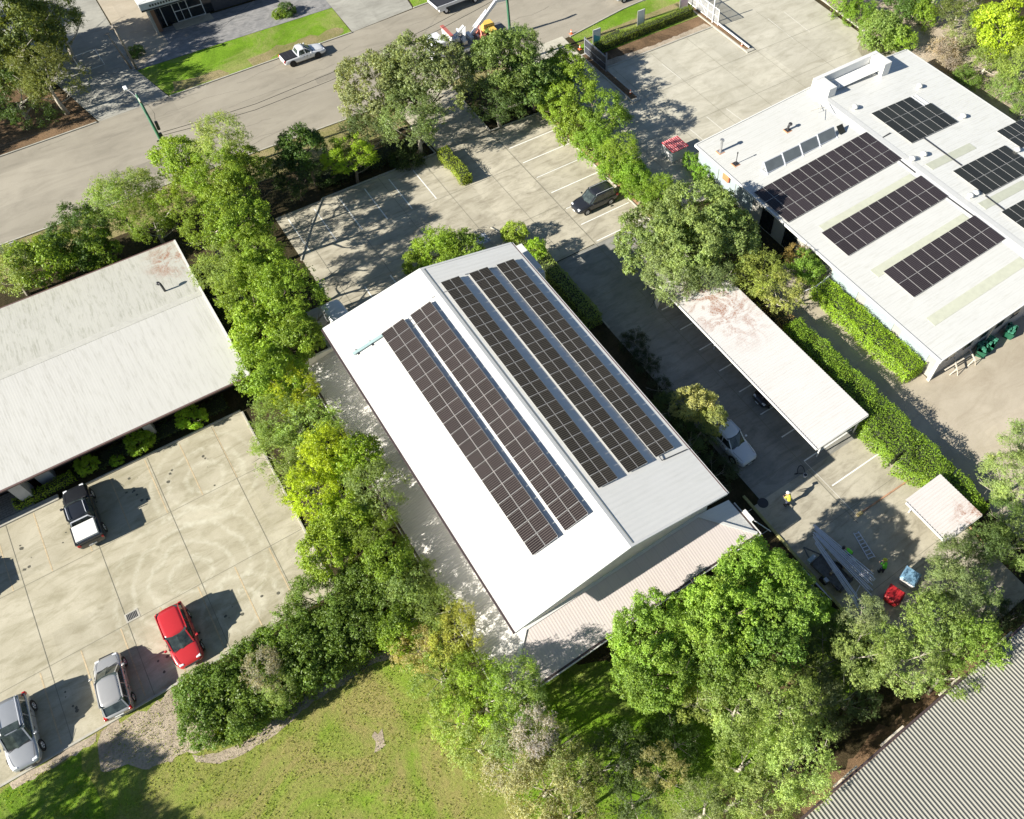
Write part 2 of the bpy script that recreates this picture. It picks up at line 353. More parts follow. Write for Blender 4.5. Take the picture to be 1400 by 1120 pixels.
sh('driveway', rect(25.9, 15.5, 37.4, 44.9), CONC_SHADE, .021)
sh('driveway', [(25.05, -1), (37.2, -1), (37.2, 15.5), (25.05, 15.5)], CONC_M, .0215)
sh('driveway', [(24.6, 64.5), (30.6, 64.5), (31.2, 74.7), (24.0, 74.7)], CONC_M, .022)
sh('parking_lot', [(37.7, 48.4), (80, 48.4), (77.2, 55.2), (78, 76), (64.2, 77), (64.2, 67.3), (37.9, 67.3)], CONC_R, .020)
sh('parking_lot', [(37.7, 44), (45.1, 44), (45.1, 48.4), (37.7, 48.4)], CONC_R, .0205)
sh('driveway', [(38.4, 67.3), (46.1, 67.3), (46.6, 75.3), (37.9, 75.)], CONC_R, .021)
sh('paved_patch', [(74, 49), (74, 53), (74.6, 54.4), (75.8, 55.2), (77.6, 55.2), (78, 49)], PAVER2, .026)
sh('garden_bed', rect(47.3, 67.35, 63, 69.9), MULCH, .025)
sh('garden_bed', wavy([(47.6, 67.4), (62.8, 67.4), (62.6, 68.3), (55, 68.0), (48, 68.6)], .12, .4, 13), BARE, .029)
sh('gravel_yard', [(39.9, -30), (140, -30), (140, 16.3), (45.2, 16.3), (45.2, 33), (39.9, 33)], GRAVEL, .012)
sh('road', [(-90, 74.9), (-12, 74.7), (45, 74.5), (56, 76.2), (130, 78.5), (130, 93.6), (38, 90.1), (25, 89.05), (5, 88.4), (-12, 87.75), (-90, 84.8)], ROADM, .008)
sh('grass_verge', [(-60, 70.2), (24, 70.2), (23.8, 74.6), (-60, 74.75)], LAWN3, .006); sh('grass_verge', [(31.4, 71.8), (38, 71.8), (38, 74.5), (31.5, 74.6)], LAWN3, .006)
sh('grass_verge', [(47.1, 70), (63, 70), (64, 76.7), (56, 76.1), (47.4, 74.7)], LAWN2, .006)
sh('grass_verge', [(47.4, 72.7), (63.6, 72.9), (63.6, 73.9), (47.4, 73.5)], LAWN3, .010)
sh('grass_verge', [(5.0, 88.5), (26.3, 89.2), (26.5, 95.2), (3.5, 94.9)], LAWN2, .010)
sh('grass_verge', wavy([(5.4, 88.7), (12, 88.9), (11, 90.2), (6, 90.6)], .3, .8, 14), LAWN3, .014)
sh('grass_verge', wavy([(14, 89.2), (25.5, 89.4), (25.7, 90.6), (19, 91.3), (14.5, 90.6)], .4, .8, 15), LAWN3, .014)
sh('driveway', [(26.4, 89.2), (34.6, 90.0), (36.5, 104), (26.7, 104)], CONC_O, .012)
sh('grass_verge', [(34.8, 90.05), (70, 91.7), (70, 99), (36, 98)], LAWN2, .010)
sh('gravel_strip', [(3.5, 94.95), (26.5, 95.25), (26.7, 101.5), (4.2, 101.5)], GRAVELG, .014)
sh('driveway', [(-2.4, 88.1), (4.9, 88.45), (3.5, 95.0), (3.9, 130), (-12, 130), (-12, 108), (-5, 100)], CONC_O, .013)  # darker concrete paints the tree shade into this driveway
sh('gravel_strip', [(3.7, 95.2), (8, 98), (8, 130), (3.95, 130)], GRAVEL, .018)
sh('garden_bed', wavy([(-60, 86.1), (-12, 87.9), (-2.6, 88.3), (-3.6, 93.5), (-6, 98), (-14, 104), (-60, 104)], .15, .8, 17), MULCH, .012)
sh('side_path', rect(5, 45.6, 7.2, 52), CONC_O, .006)
sh('garden_bed', [(78.2, 49), (95, 40), (95, 76), (78.3, 76)], BARE, .006)
sh('garden_bed', [(75.4, -5), (100, -5), (95, 49), (75.2, 49)], BARE, .005)
def kerb(name, a, b, w=.15, h=.12, m=None):
    mb = MB(); a = Vector((a[0], a[1], 0)); b = Vector((b[0], b[1], 0)); d = (b-a).normalized(); q = Vector((-d.y, d.x, 0))*w/2
    mb.slab([a-q, b-q, b+q, a+q], -.05, h); return tag(mb.build(name, m or KERB, bevel=.02), kind='structure')
kerb('kerb', (-90, 84.7), (-12, 87.7)); kerb('kerb', (-12, 87.7), (-2.6, 88.05)); kerb('kerb', (5, 88.35), (26.3, 89.1)); kerb('kerb', (34.7, 89.95), (70, 91.4))
kerb('kerb', (-90, 74.95), (-12, 74.75)); kerb('kerb', (-12, 74.75), (23.8, 74.6)); kerb('kerb', (31.4, 74.6), (38, 74.5)); kerb('kerb', (47.3, 74.7), (56, 76.2)); kerb('kerb', (56, 76.2), (64, 76.8))
kerb('kerb', (-60, 27.0), (-3.3, 27.0), .16, .1); kerb('kerb', (-60, 45.25), (-17, 45.25), .5, .14); kerb('kerb', (-16.5, 45.2), (-3.3, 45.2), .15)
kerb('kerb', (-3.25, 27), (-3.25, 45), .15)
kerb('kerb', (12., 64.6), (24.2, 64.6)); kerb('kerb', (24.3, 64.6), (24.1, 70)); kerb('kerb', (30.75, 64.6), (30.9, 72)); kerb('kerb', (7.1, 58), (9.5, 61.5), .12); kerb('kerb', (9.5, 61.5), (12., 64.6), .12)
kerb('kerb', (30.8, 64.7), (36.7, 64.5), .15, .12)
kerb('kerb', (36.9, 35), (36.9, 71), .14, .14); kerb('kerb_edging', (37.25, 45), (37.25, 64), .42, .08, KERBR)
kerb('kerb', (25.95, 35.8), (25.95, 46.2), .12); kerb('kerb', (25.95, 46.2), (24.1, 50.6), .12); kerb('kerb', (24.1, 50.6), (23.6, 52.2), .12)
kerb('kerb', (25.05, 3), (25.05, 16.6), .22, .1, PYEL2); kerb('kerb', (23.2, 15.4), (24.9, 15.4), .06, .05); kerb('kerb', (23.2, 13.4), (24.9, 13.4), .06, .05); kerb('kerb', (23.2, 10.4), (24.9, 10.4), .06, .05)
kerb('kerb', (47.3, 67.3), (63, 67.25), .18, .12)
for (x0, x1, y0, y1) in ((46.15, 47.3, 60.4, 70.9), (62.95, 64.1, 60.8, 72.), (75.6, 77, 67.2, 76)):
    mb = MB(); mb.slab(rect(x0, y0, x1, y1), 0, .13); mb.slab(rect(x0+.18, y0+.5, x1-.18, y1-.2), .13, .135, 1); tag(mb.build('traffic_island', [KERB, MULCH], bevel=.0), kind='structure')
kerb('kerb', (77.9, 56.5), (79.2, 74), .3, .15); kerb('kerb', (77.9, 56.5), (76.6, 55.2), .3, .15)
kerb('kerb', G(1245, 655)[:2], G(1176, 702)[:2], .12, .12, KERBR); kerb('kerb', G(1265, 655)[:2], G(1345, 742)[:2], .12, .12, KERBR); kerb('kerb', (36.9, 13), (37.3, 7.5), .12, .1)
a = G(1176, 702); kerb('kerb', (a.x-.35, a.y), (a.x+.15, a.y-.02), .26, .15, smat('brick_yellow', (.50, .40, .18), .8))
# joints
mb = MB()
def ln(a, b, w, z):
    a = Vector((a[0], a[1], 0)); b = Vector((b[0], b[1], 0)); d = (b-a).normalized(); q = Vector((-d.y, d.x, 0))*w/2
    mb.sheet([a-q, b-q, b+q, a+q] and [tuple((a-q)[:2]), tuple((b-q)[:2]), tuple((b+q)[:2]), tuple((a+q)[:2])], z)
for x in (-31, -25.9, -20.7, -15.7, -10.7, -5.75): ln((x, 27.1), (x, 45), .032, .030)
for y in (39.4, 32.75): ln((-60, y), (-3.4, y+.05), .032, .034)
for x in (8.7, 13.2, 17.8, 22.6, 27.4): ln((x, 46), (x, 64.4), .04, .030)
for y in (51.2, 58.4): ln((7.3, y), (30.6, y), .04, .034)
ln((30.7, 10), (30.7, 64.4), .05, .038)
for y in (44.8, 39.2, 33.6, 28., 22.4, 16.8, 11.2, 5.6): ln((26, y), (37.3, y), .035, .034)
for y in (50.5, 55.9, 61.4, 66.9): ln((30.8, y), (36.8, y), .03, .034)
for x in (42.5, 48, 53.4, 58.8, 64.2, 69.6): ln((x, 48.5), (x, 67), .035, .030)
for y in (54.3, 60.5): ln((38, y), (76.5, y), .035, .034)
ln((64.2, 60.5), (64.6, 76), .04, .036)
struct('concrete_joints', mb, JOINT)
# painted markings
mb = MB()
for x in (8.2, 10.8, 13.4, 16., 18.6, 21.2): ln((x, 58.6), (x, 63.7), .11, .028)
for x in (10.5, 13.0): ln((x, 47), (x, 51.9), .11, .028)
for y in (61.2, 58.5, 55.85, 53.15, 50.45, 47.8, 45.15): ln((31.0, y), (36.6, y), .11, .028)
for y in (34.9, 32.2, 29.5, 26.8, 24.2, 21.5, 18.9, 16.25): ln((31.0, y), (36.6, y), .11, .026)
ln((31.3, 13.4), (36.8, 13.4), .11, .028)
struct('parking_lines', mb, PWHITE)
mb = MB()
ln((31.0, 16.2), (31.1, 10.5), .05, .029)
for (p, q) in (((942, 176), (964, 194)), ((966, 160), (990, 179.5)), ((993, 149), (1016, 166)), ((905, 88), (931, 108))): ln(G(*p)[:2], G(*q)[:2], .1, .028)
for x in (69.5, 72.2): ln((x, 60), (x+.3, 65), .08, .028)
struct('parking_lines', mb, smat('paint_worn', (.62, .60, .53), .8, var=.1))
mb = MB()
for x in (-26.5, -23.9, -21.3, -18.75, -16.2, -13.6, -11., -8.4, -5.9): ln((x, 27.4), (x, 32.7), .09, .026)
for x in (-26.6, -24, -21.4, -18.85, -16.2, -13.5, -10.9, -8.3, -5.7): ln((x, 39.5), (x, 44.9), .08, .026)
struct('parking_lines', mb, PYEL)
mb = MB(); mb.sheet(rect(21.35, 50.7, 22.75, 52.0), .028); mb2 = MB()
struct('parking_symbol', mb, PBLUE)
c = Vector((22.0, 51.2)); mb = MB()
for k in range(10):
    a0 = math.pi*(.15+k*.15); a1 = a0+math.pi*.15; ln((c.x+.32*math.cos(a0), c.y-.05+.32*math.sin(a0)), (c.x+.32*math.cos(a1), c.y-.05+.32*math.sin(a1)), .09, .032)
ln((22.0, 51.55), (22.05, 51.1), .1, .0325); ln((22.05, 51.1), (22.4, 51.1), .1, .033); ln((22.4, 51.1), (22.5, 50.85), .1, .0335)
mb.sheet([(21.93, 51.62), (22.07, 51.62), (22.07, 51.76), (21.93, 51.76)], .033)
struct('parking_symbol', mb, PWHITE)

rr_ = random.Random(8); mb = MB()
for k in range(26):                       # tar-sealed cracks and tyre streaks on the street
    x_ = rr_.uniform(-12, 62); y_ = rr_.uniform(75.5, 88); pts = [(x_, y_)]
    for q in range(rr_.randint(3, 7)): pts.append((pts[-1][0]+rr_.uniform(.5, 1.6), pts[-1][1]+rr_.uniform(-.3, .35)))
    for q in range(len(pts)-1): ln(pts[q], pts[q+1], rr_.uniform(.025, .06), .012+.0002*k)
struct('road_crack', mb, smat('crack_seal', (.20, .18, .145), .8))
mb = MB(); mb.sheet([(-4, 77), (1.5, 77.1), (1.4, 79.2), (-3.9, 79)], .012); mb.sheet([(19, 82), (22.6, 82.2), (22.4, 83.4), (19.1, 83.2)], .012); struct('road_patch', mb, smat('patch_seal', (.25, .225, .18), .85, var=.15, scale=3))
mb = MB()
for k in range(60):                       # oil drips in the bays
    x_ = rr_.choice([-25.2, -22.6, -20, -17.4, -14.8, -12.2, -9.6, -7.1])+rr_.gauss(0, .35); y_ = rr_.choice([29.5, 42])+rr_.gauss(0, .9); r_ = rr_.uniform(.03, .16)
    mb.sheet([(x_+r_*math.cos(q*1.047)*rr_.uniform(.6, 1.1), y_+r_*math.sin(q*1.047)*rr_.uniform(.6, 1.1)) for q in range(6)], .027+.0001*k)
struct('oil_stain', mb, smat('oil', (.10, .095, .07), .6))
# ================================================================== BUILDINGS
def wb(mb, name, m, root, label=None, **k):
    """mesh given in site coordinates, hung under root"""
    o = mb.build(name, m, **k); o.parent = root
    if root.type == 'EMPTY': o.matrix_parent_inverse = Matrix.Translation(-root.location)
    if label: o['label'] = label
    return o
def plane_box(mb, quad, th, mi=0):
    q = [Vector(p) for p in quad]; n = (q[1]-q[0]).cross(q[2]-q[0]).normalized()
    if n.z < 0: q = q[::-1]; n = -n
    lo = [p-n*th for p in q]; k = len(q)
    mb.add(q+lo, [tuple(range(k)), tuple(range(k, 2*k))[::-1]]+[(i, k+i, k+(i+1) % k, (i+1) % k) for i in range(k)], mi)
# ---------- main warehouse
ZE, ZR, XW, XE, XR, YS, YN = 5.9, 7.5, 4.85, 21.55, 13.4, 15.55, 44.05
BM = empty('warehouse', (13.8, 30, 0), 0, 'long white gabled warehouse carrying five rows of dark solar panels', 'building')
mb = MB(); mb.slab(rect(5.84, 16.42, 20.9, 43.85), 0, ZE-.12)
for y in (16.42, 43.73): mb.add([(5.84, y, ZE-.12), (20.9, y, ZE-.12), (XR, y, ZR-.1), (5.84, y+.12, ZE-.12), (20.9, y+.12, ZE-.12), (XR, y+.12, ZR-.1)], [(0, 1, 2), (3, 5, 4), (0, 2, 5, 3), (1, 4, 5, 2)])
wb(mb, 'wall', WALLT, BM)
mb = MB(); plane_box(mb, [(XW, YS, ZE), (XR, YS, ZR), (XR, YN, ZR), (XW, YN, ZE)], .07); plane_box(mb, [(XR, YS, ZR), (XE, YS, ZE), (XE, YN, ZE), (XR, YN, ZR)], .07)
rf = wb(mb, 'roof', ROOF_W, BM)
mb = MB()
for y in (YS-.03, YN-.15):
    mb.add([(XW, y, ZE-.16), (XW, y, ZE+.035), (XR, y, ZR+.035), (XR, y, ZR-.16), (XW, y+.18, ZE-.16), (XW, y+.18, ZE+.035), (XR, y+.18, ZR+.035), (XR, y+.18, ZR-.16)], [(0, 3, 2, 1), (4, 5, 6, 7), (1, 2, 6, 5), (0, 4, 7, 3)])
    wb(mb, 'barge_board', TRIM, rf); mb = MB()
    mb.add([(XE, y, ZE-.16), (XE, y, ZE+.035), (XR, y, ZR+.035), (XR, y, ZR-.16), (XE, y+.18, ZE-.16), (XE, y+.18, ZE+.035), (XR, y+.18, ZR+.035), (XR, y+.18, ZR-.16)], [(0, 1, 2, 3), (4, 7, 6, 5), (1, 5, 6, 2), (0, 3, 7, 4)]); wb(mb, 'barge_board', TRIM, rf); mb = MB()
mb = MB(); plane_box(mb, [(XR-.26, YS+.15, ZR-.02), (XR, YS+.15, ZR+.045), (XR, YN-.15, ZR+.045), (XR-.26, YN-.15, ZR-.02)], .03); plane_box(mb, [(XR, YS+.15, ZR+.045), (XR+.26, YS+.15, ZR-.02), (XR+.26, YN-.15, ZR-.02), (XR, YN-.15, ZR+.045)], .03)
wb(mb, 'ridge_cap', TRIM, rf)
mb = MB(); mb.box((XR+.27, YS+.15, ZR-.06), (XR+.31, YN-.15, ZR-.025)); wb(mb, 'ridge_shadow_line', smat('ridge_shadow', (.22, .23, .19), .7), rf)  # dark strip painting in the shadow line beside the ridge cap
mb = MB(); mb.box((XW-.14, YS, ZE-.16), (XW-.005, YN, ZE-.02)); wb(mb, 'gutter', TRIMD, BM)
mb = MB(); mb.box((XE+.01, YS, ZE-.16), (XE+.07, YN, ZE-.01)); mb.box((XE+.072, YS, ZE-.15), (XE+.15, YN, ZE-.03), 1); wb(mb, 'gutter', [smat('gutter_brown', (.18, .10, .08), .5), TRIM], BM)
# lean-to roofs
LW, LS, LE, LZ, UZ, WX, WY, HX = 2.5, 13.1, 22.95, 2.2, 2.92, 5.82, 16.4, 19.95
mb = MB(); plane_box(mb, [(LW, LS, LZ), (WX, WY, UZ), (WX, 44.4, UZ), (LW, 44.4, LZ)], .05); wb(mb, 'side_roof', ROOF_LOWW, BM, 'narrow lower roof along the left side, blotched with grime')
mb = MB(); plane_box(mb, [(LW, LS, LZ), (LE, LS, LZ), (HX, WY, UZ), (WX, WY, UZ)], .05); wb(mb, 'rear_roof', ROOF_LOW, BM, 'pinkish corrugated lower roof below the rear gable')
mb = MB(); plane_box(mb, [(LE, LS, LZ), (LE, 16.3, LZ), (HX, WY, UZ)], .05); wb(mb, 'corner_roof', ROOF_E, BM)
mb = MB(); mb.bar((LW, LS, LZ+.04), (WX, WY, UZ+.04), .28, .03); wb(mb, 'hip_cap', TRIM, BM)
mb = MB(); mb.bar((LE, LS, LZ+.04), (HX, WY, UZ+.04), .22, .03); wb(mb, 'hip_cap', TRIM, BM)
mb = MB(); mb.bar((WX, WY-.08, UZ+.03), (HX, WY-.08, UZ+.03), .22, .03); wb(mb, 'wall_flashing', TRIM, BM)
for q in ((LW-.15, LS-.15, LW, 44.4), (LW, LS-.15, LE+.15, LS), (LE, LS, LE+.15, 15.9)):
    mb = MB(); mb.box((q[0], q[1], LZ-.14), (q[2], q[3], LZ-.02)); wb(mb, 'lower_gutter', TRIMD, BM)
for q in ((LW-.24, LS-.17, LW-.17, 44.4), (LW-.24, LS-.24, LE+.2, LS-.17), (LE+.17, LS-.17, LE+.24, 15.9)):
    mb = MB(); mb.box((q[0], q[1], LZ-.12), (q[2], q[3], LZ+.01)); wb(mb, 'gutter_lip', TRIM, BM)
mb = MB(); mb.slab([(3.1, 13.7), (22.1, 13.7), (22.1, 16.3), (5.75, 16.3), (5.75, 44.2), (3.1, 44.2)], 0, LZ-.2); wb(mb, 'lower_wall', WALLT, BM)
mb = MB(); mb.box((2.0, 44.42, 0), (5.35, 44.6, UZ+.1)); wb(mb, 'end_wall', WALLT, BM)
mb = MB(); mb.box((21.75, 41.6, 3.5), (22.95, 44.9, 4.35)); mb.box((22.1, 41.2, 0), (22.98, 41.58, 4.1)); mb.box((22.3, 44.6, 0), (22.9, 44.88, 3.48)); wb(mb, 'entry_canopy', TRIM, BM, bevel=.02)
mb = MB(); mb.box((22.96, 41.7, 3.6), (22.99, 42.6, 4.2)); wb(mb, 'canopy_panel', WOOD, BM)
mb = MB()
for i, x in enumerate((7.2, 9.8, 15.5, 18.4)): mb.box((x, 13.65, .9), (x+1.4, 13.68, 2.0))
for y in (20, 25, 30, 35): mb.box((21.12, y, 1), (21.14, y+1.5, 2.4))
wb(mb, 'window', GLASS, BM)
mb = MB()
mb.bar((19.2, 19.9, 6.45), (21.4, 19.8, 6.02), .05)
mb.bar((19.2, 19.9, 6.45), (19.25, 20.6, 6.48), .04); wb(mb, 'conduit', METALD, BM)
mb = MB(); mb.box((23.2, 14.0, 2.25), (23.4, 15.0, 2.37)); mb.bar((23.3, 14.2, 2.3), (24.3, 12.9, 1.2), .05); wb(mb, 'downpipe', WHITEP, BM)
def zroof(x): return ZE+(ZR-ZE)*((x-XW)/(XR-XW) if x < XR else (XE-x)/(XE-XR))
mb = MB()
mb.bar((5.7, 40.3, zroof(5.7)+.12), (8.2, 40.35, zroof(8.2)+.12), .26, .06); w = wb(mb, 'cable_tray', GALVB, BM)
mb = MB()
for x in (6.0, 7.2): mb.box((x, 40.05, zroof(x)), (x+.1, 40.6, zroof(x)+.08))
wb(mb, 'tray_bracket', METALD, w)
mb = MB()
for y, x0, x1 in ((40.2, 10.3, 10.9), (39.6, 10.3, 10.9), (40.9, 12.8, 14.2), (42., 16.2, 16.6), (41.8, 18.3, 18.9)): mb.bar((x0, y, zroof(x0)+.06), (x1, y, zroof(x1)+.06), .05)
wb(mb, 'conduit', METAL, BM)
# ---------- solar arrays
def panel_mesh(w, h, cell, name):
    mb = MB(); f = .016
    mb.box((0, 0, -.035), (w, h, 0)); p = mb.build('solar_panel', FRAMEA)
    mb = MB(); mb.sheet(rect(f, f, w-f, h-f), .003); g = mb.build('cells', cell); g.parent = p
    return p
def array(x0, y0, z0, slope, slopey, W, L, nx, ny, cell, label, group, holes=(), legs=.2, gap=.025):
    root = empty('solar_array', (x0, y0, z0), 0, label, 'solar array', group)
    root.rotation_euler = (math.atan(slopey), -math.atan(slope), 0)
    pw, ph = W/nx, L/ny; first = panel_mesh(pw-gap, ph-gap, cell, 'p'); first.parent = root
    used = False
    for i in range(nx):
        for j in range(ny):
            if (i, j) in holes: continue
            if not used: o = first; used = True
            else: o = copy_tree(first, root)
            o.location = (i*pw, j*ph, 0)
    mb = MB()
    for k in range(2*nx): mb.box(((k+.5)*pw/2-.02, 0, -.08), ((k+.5)*pw/2+.02, L, -.037))
    r = mb.build('mounting_rail', ALU, root)
    if legs:
        mb = MB()
        for j in range(ny+1): mb.box((W-.16, max(.02, j*ph-.04), -.081-legs), (W-.1, max(.07, j*ph+.02), -.081))
        mb.build('support_leg', ALU, root)
    return root
GR = 'rows of solar panels on the long white warehouse'
for (c0, c1, c2, c3, lab) in (((520, 452), (558, 434), (727, 758), (760, 737), 'outermost left solar row on the white warehouse, reached by the greenish cable tray'),
        ((561, 428), (590, 411), (771, 725), (805, 703), 'second solar row from the left on the white warehouse, just left of the ridge'),
        ((601, 384), (632, 376), (815, 667), (845, 656), 'solar row just right of the ridge on the white warehouse'),
        ((640, 371), (672, 364), (855, 648), (885, 634), 'middle one of the three solar rows on the right slope of the white warehouse'),
        ((678, 360), (705, 353), (893, 627), (923, 612), 'solar row nearest the right eave of the white warehouse, above the driveway')):
    z = 6.6
    for _ in range(4): A = G(*c0, z); B = G(*c1, z+.2); z = zroof((A.x+B.x)/2)+.15
    C = G(*c2, z); D = G(*c3, z+.1)
    x0 = (A.x+C.x)/2; x1 = (B.x+D.x)/2; y1 = (A.y+B.y)/2; y0 = (C.y+D.y)/2
    west = x0 < XR; s = (ZR-ZE)/(XR-XW)
    array(x0, y0, zroof(x0)+.13, (s if west else -s)+(.085 if west else .062), 0, x1-x0, y1-y0, 2, 20, CELL if west else CELLS, lab, GR, legs=.2)
# ---------- left building
B1 = empty('office_building', (-20, 54, 0), 0, 'low building under a weathered pale corrugated roof with a single vent pipe', 'building')
mb = MB(); mb.slab(rect(-50, 47.8, -2.2, 62.2), 0, 2.9); mb.add([(-2.2, 47.8, 2.9), (-2.2, 62.2, 2.9), (-2.2, 54.3, 4.3), (-2.4, 47.8, 2.9), (-2.4, 62.2, 2.9), (-2.4, 54.3, 4.3)], [(0, 1, 2), (3, 5, 4)]); wb(mb, 'wall', WALLD, B1)
mb = MB(); plane_box(mb, [(-50, 45.55, 3), (-1.35, 45.55, 3), (-1.5, 54.3, 4.5), (-50, 54.3, 4.5)], .06); r1 = wb(mb, 'roof', ROOF_B1, B1, 'cleaner front slope of the corrugated roof')
mb = MB(); plane_box(mb, [(-50, 54.3, 4.5), (-1.5, 54.3, 4.5), (-1.5, 63.1, 3), (-50, 63.1, 3)], .06); wb(mb, 'roof', ROOF_B1N, B1, 'mossy back slope of the corrugated roof')
mb = MB(); plane_box(mb, [(-50, 54.0, 4.47), (-1.5, 54.0, 4.47), (-1.5, 54.3, 4.55), (-50, 54.3, 4.55)], .02); plane_box(mb, [(-50, 54.3, 4.55), (-1.5, 54.3, 4.55), (-1.5, 54.6, 4.47), (-50, 54.6, 4.47)], .02); wb(mb, 'ridge_cap', smat('ridge_pale', (.50, .49, .44), .5), r1)
mb = MB(); mb.bar((-1.38, 45.6, 3.03), (-1.44, 54.3, 4.53), .14, .05); wb(mb, 'barge_board', TRIM, r1); mb = MB(); mb.bar((-1.44, 54.3, 4.53), (-1.44, 63.1, 3.03), .14, .05); wb(mb, 'barge_board', TRIM, r1)
mb = MB(); mb.box((-50, 45.42, 2.86), (-1.3, 45.54, 2.99)); wb(mb, 'gutter', smat('gutter_rust', (.16, .10, .09), .5), B1); mb = MB(); mb.box((-50, 63.12, 2.86), (-1.4, 63.24, 2.99)); wb(mb, 'gutter', MATS['gutter_rust'], B1)
for x in (-21.7, -20.3, -17.6, -14.5, -11., -7.6, -4.6):
    mb = MB(); mb.box((x, 47.74, .9), (x+1.6, 47.77, 2.3)); f = wb(mb, 'window', METALD, B1); mb = MB(); mb.box((x+.07, 47.72, .97), (x+1.53, 47.735, 2.23)); wb(mb, 'pane', GLASS, f)
for p, q in (((-19.1, 45.9), (-18.3, 47.2)), ((-17.7, 46.9), (-16.7, 47.7)), ((-9.9, 46.6), (-9.3, 47.5)), ((-24, 46), (-23.4, 47))):
    mb = MB(); mb.box((p[0], p[1], 0), (q[0], q[1], 2.8)); wb(mb, 'pillar', smat('pillar_grey', (.42, .42, .42), .7), B1)
a = G(225, 397, 4.25); mb = MB(); mb.tube([(a.x, a.y, 3.8), (a.x, a.y, 4.75), (a.x-.03, a.y+.1, 4.95), (a.x-.1, a.y+.2, 5.0)], .1, 10); mb.tube([(a.x-.1, a.y+.2, 4.93), (a.x-.22, a.y+.3, 4.96)], [.17, .13], 10); v_ = wb(mb, 'vent_pipe', METALD, B1, smooth=True)
struct('entry_paving', MB().slab(rect(-60, 45.55, -18.6, 47.6), 0, .12), PAVER)
# ---------- right building
B2 = empty('industrial_unit', (60, 32, 0), 0, 'wide low white-roofed industrial unit with greenish skylight strips and many solar panels', 'building')
E0, RZ = 3.0, 3.75
def z2(x): return E0+(RZ-E0)*((x-45)/15 if x < 60 else (75-x)/15)
mb = MB(); mb.slab(rect(45.3, 16.35, 74.8, 48.0), 0, 2.9); wb(mb, 'wall', WALLW, B2)
mb = MB(); mb.box((45.25, 16.25, 0), (100, 16.34, 2.9)); wb(mb, 'side_wall', WALLG, B2, 'long grey corrugated side wall with small windows')
mb = MB(); plane_box(mb, [(45, 16.0, E0), (60, 16.0, RZ), (60, 48.2, RZ), (45, 48.2, E0)], .06); r2 = wb(mb, 'roof', ROOF_B2, B2)
mb = MB(); plane_box(mb, [(60, 16.0, RZ), (75.1, 16.0, E0), (75.1, 48.2, E0), (60, 48.2, RZ)], .06); wb(mb, 'roof', ROOF_B2E, B2, 'more weathered right half of the roof')
mb = MB(); plane_box(mb, [(59.2, 16.0, z2(59.2)+.03), (60, 16.0, RZ+.07), (60, 47.6, RZ+.07), (59.2, 47.6, z2(59.2)+.03)], .02); plane_box(mb, [(60, 16.0, RZ+.07), (60.7, 16.0, z2(60.7)+.03), (60.7, 47.6, z2(60.7)+.03), (60, 47.6, RZ+.07)], .02); wb(mb, 'ridge_cap', TRIM, r2)
mb = MB(); mb.box((44.85, 15.9, 2.82), (44.98, 48.3, 3.06)); wb(mb, 'gutter', TRIM, B2); mb = MB(); mb.box((75.12, 15.9, 2.82), (75.25, 48.3, 3.0)); wb(mb, 'gutter', TRIM, B2)
mb = MB(); mb.bar((45, 15.95, E0+.03), (60, 15.95, RZ+.03), .1, .14); mb.bar((60, 15.95, RZ+.03), (75, 15.95, E0+.03), .1, .14); wb(mb, 'barge_board', TRIM, r2); mb = MB(); mb.bar((45, 48.25, E0+.03), (60, 48.25, RZ+.03), .12, .12); mb.bar((60, 48.25, RZ+.03), (75, 48.25, E0+.03), .12, .12); wb(mb, 'barge_board', TRIM, r2)
mb = MB(); mb.bar((45.15, 16.15, 3.0), (45.15, 16.15, 0), .25); wb(mb, 'corner_post', TRIM, B2)
for i in range(7):
    x = 46.5+i*2.05
    mb = MB(); mb.box((x, 16.2, 1.5), (x+1.1, 16.24, 2.3)); f = wb(mb, 'window', METAL, B2); mb = MB(); mb.box((x+.08, 16.17, 1.57), (x+1.02, 16.195, 2.23)); wb(mb, 'pane', GLASS, f)
mb = MB(); mb.tube([(52.0, 16.1, 3.2), (52.0, 16.1, 0)], .06, 8); wb(mb, 'downpipe', WOODP, B2)
for y0, y1 in ((44.8, 47.9), (42.2, 44.7), (39.6, 42.1), (25.5, 28.7), (21.2, 24.5), (17.2, 20.3)):
    mb = MB(); mb.box((45.24, y0, .5), (45.29, y1, 2.75)); wb(mb, 'wall_panel', WALLB, B2)
for y0 in (30.2, 33.4, 36.6): mb = MB(); mb.box((45.22, y0, .2), (45.28, y0+1.6, 2.4)); wb(mb, 'door', GLASS, B2)
mb = MB(); mb.box((44.95, 43.0, 1.9), (45.22, 43.9, 2.6)); wb(mb, 'hose_cabinet', ORANGE, B2, bevel=.08)
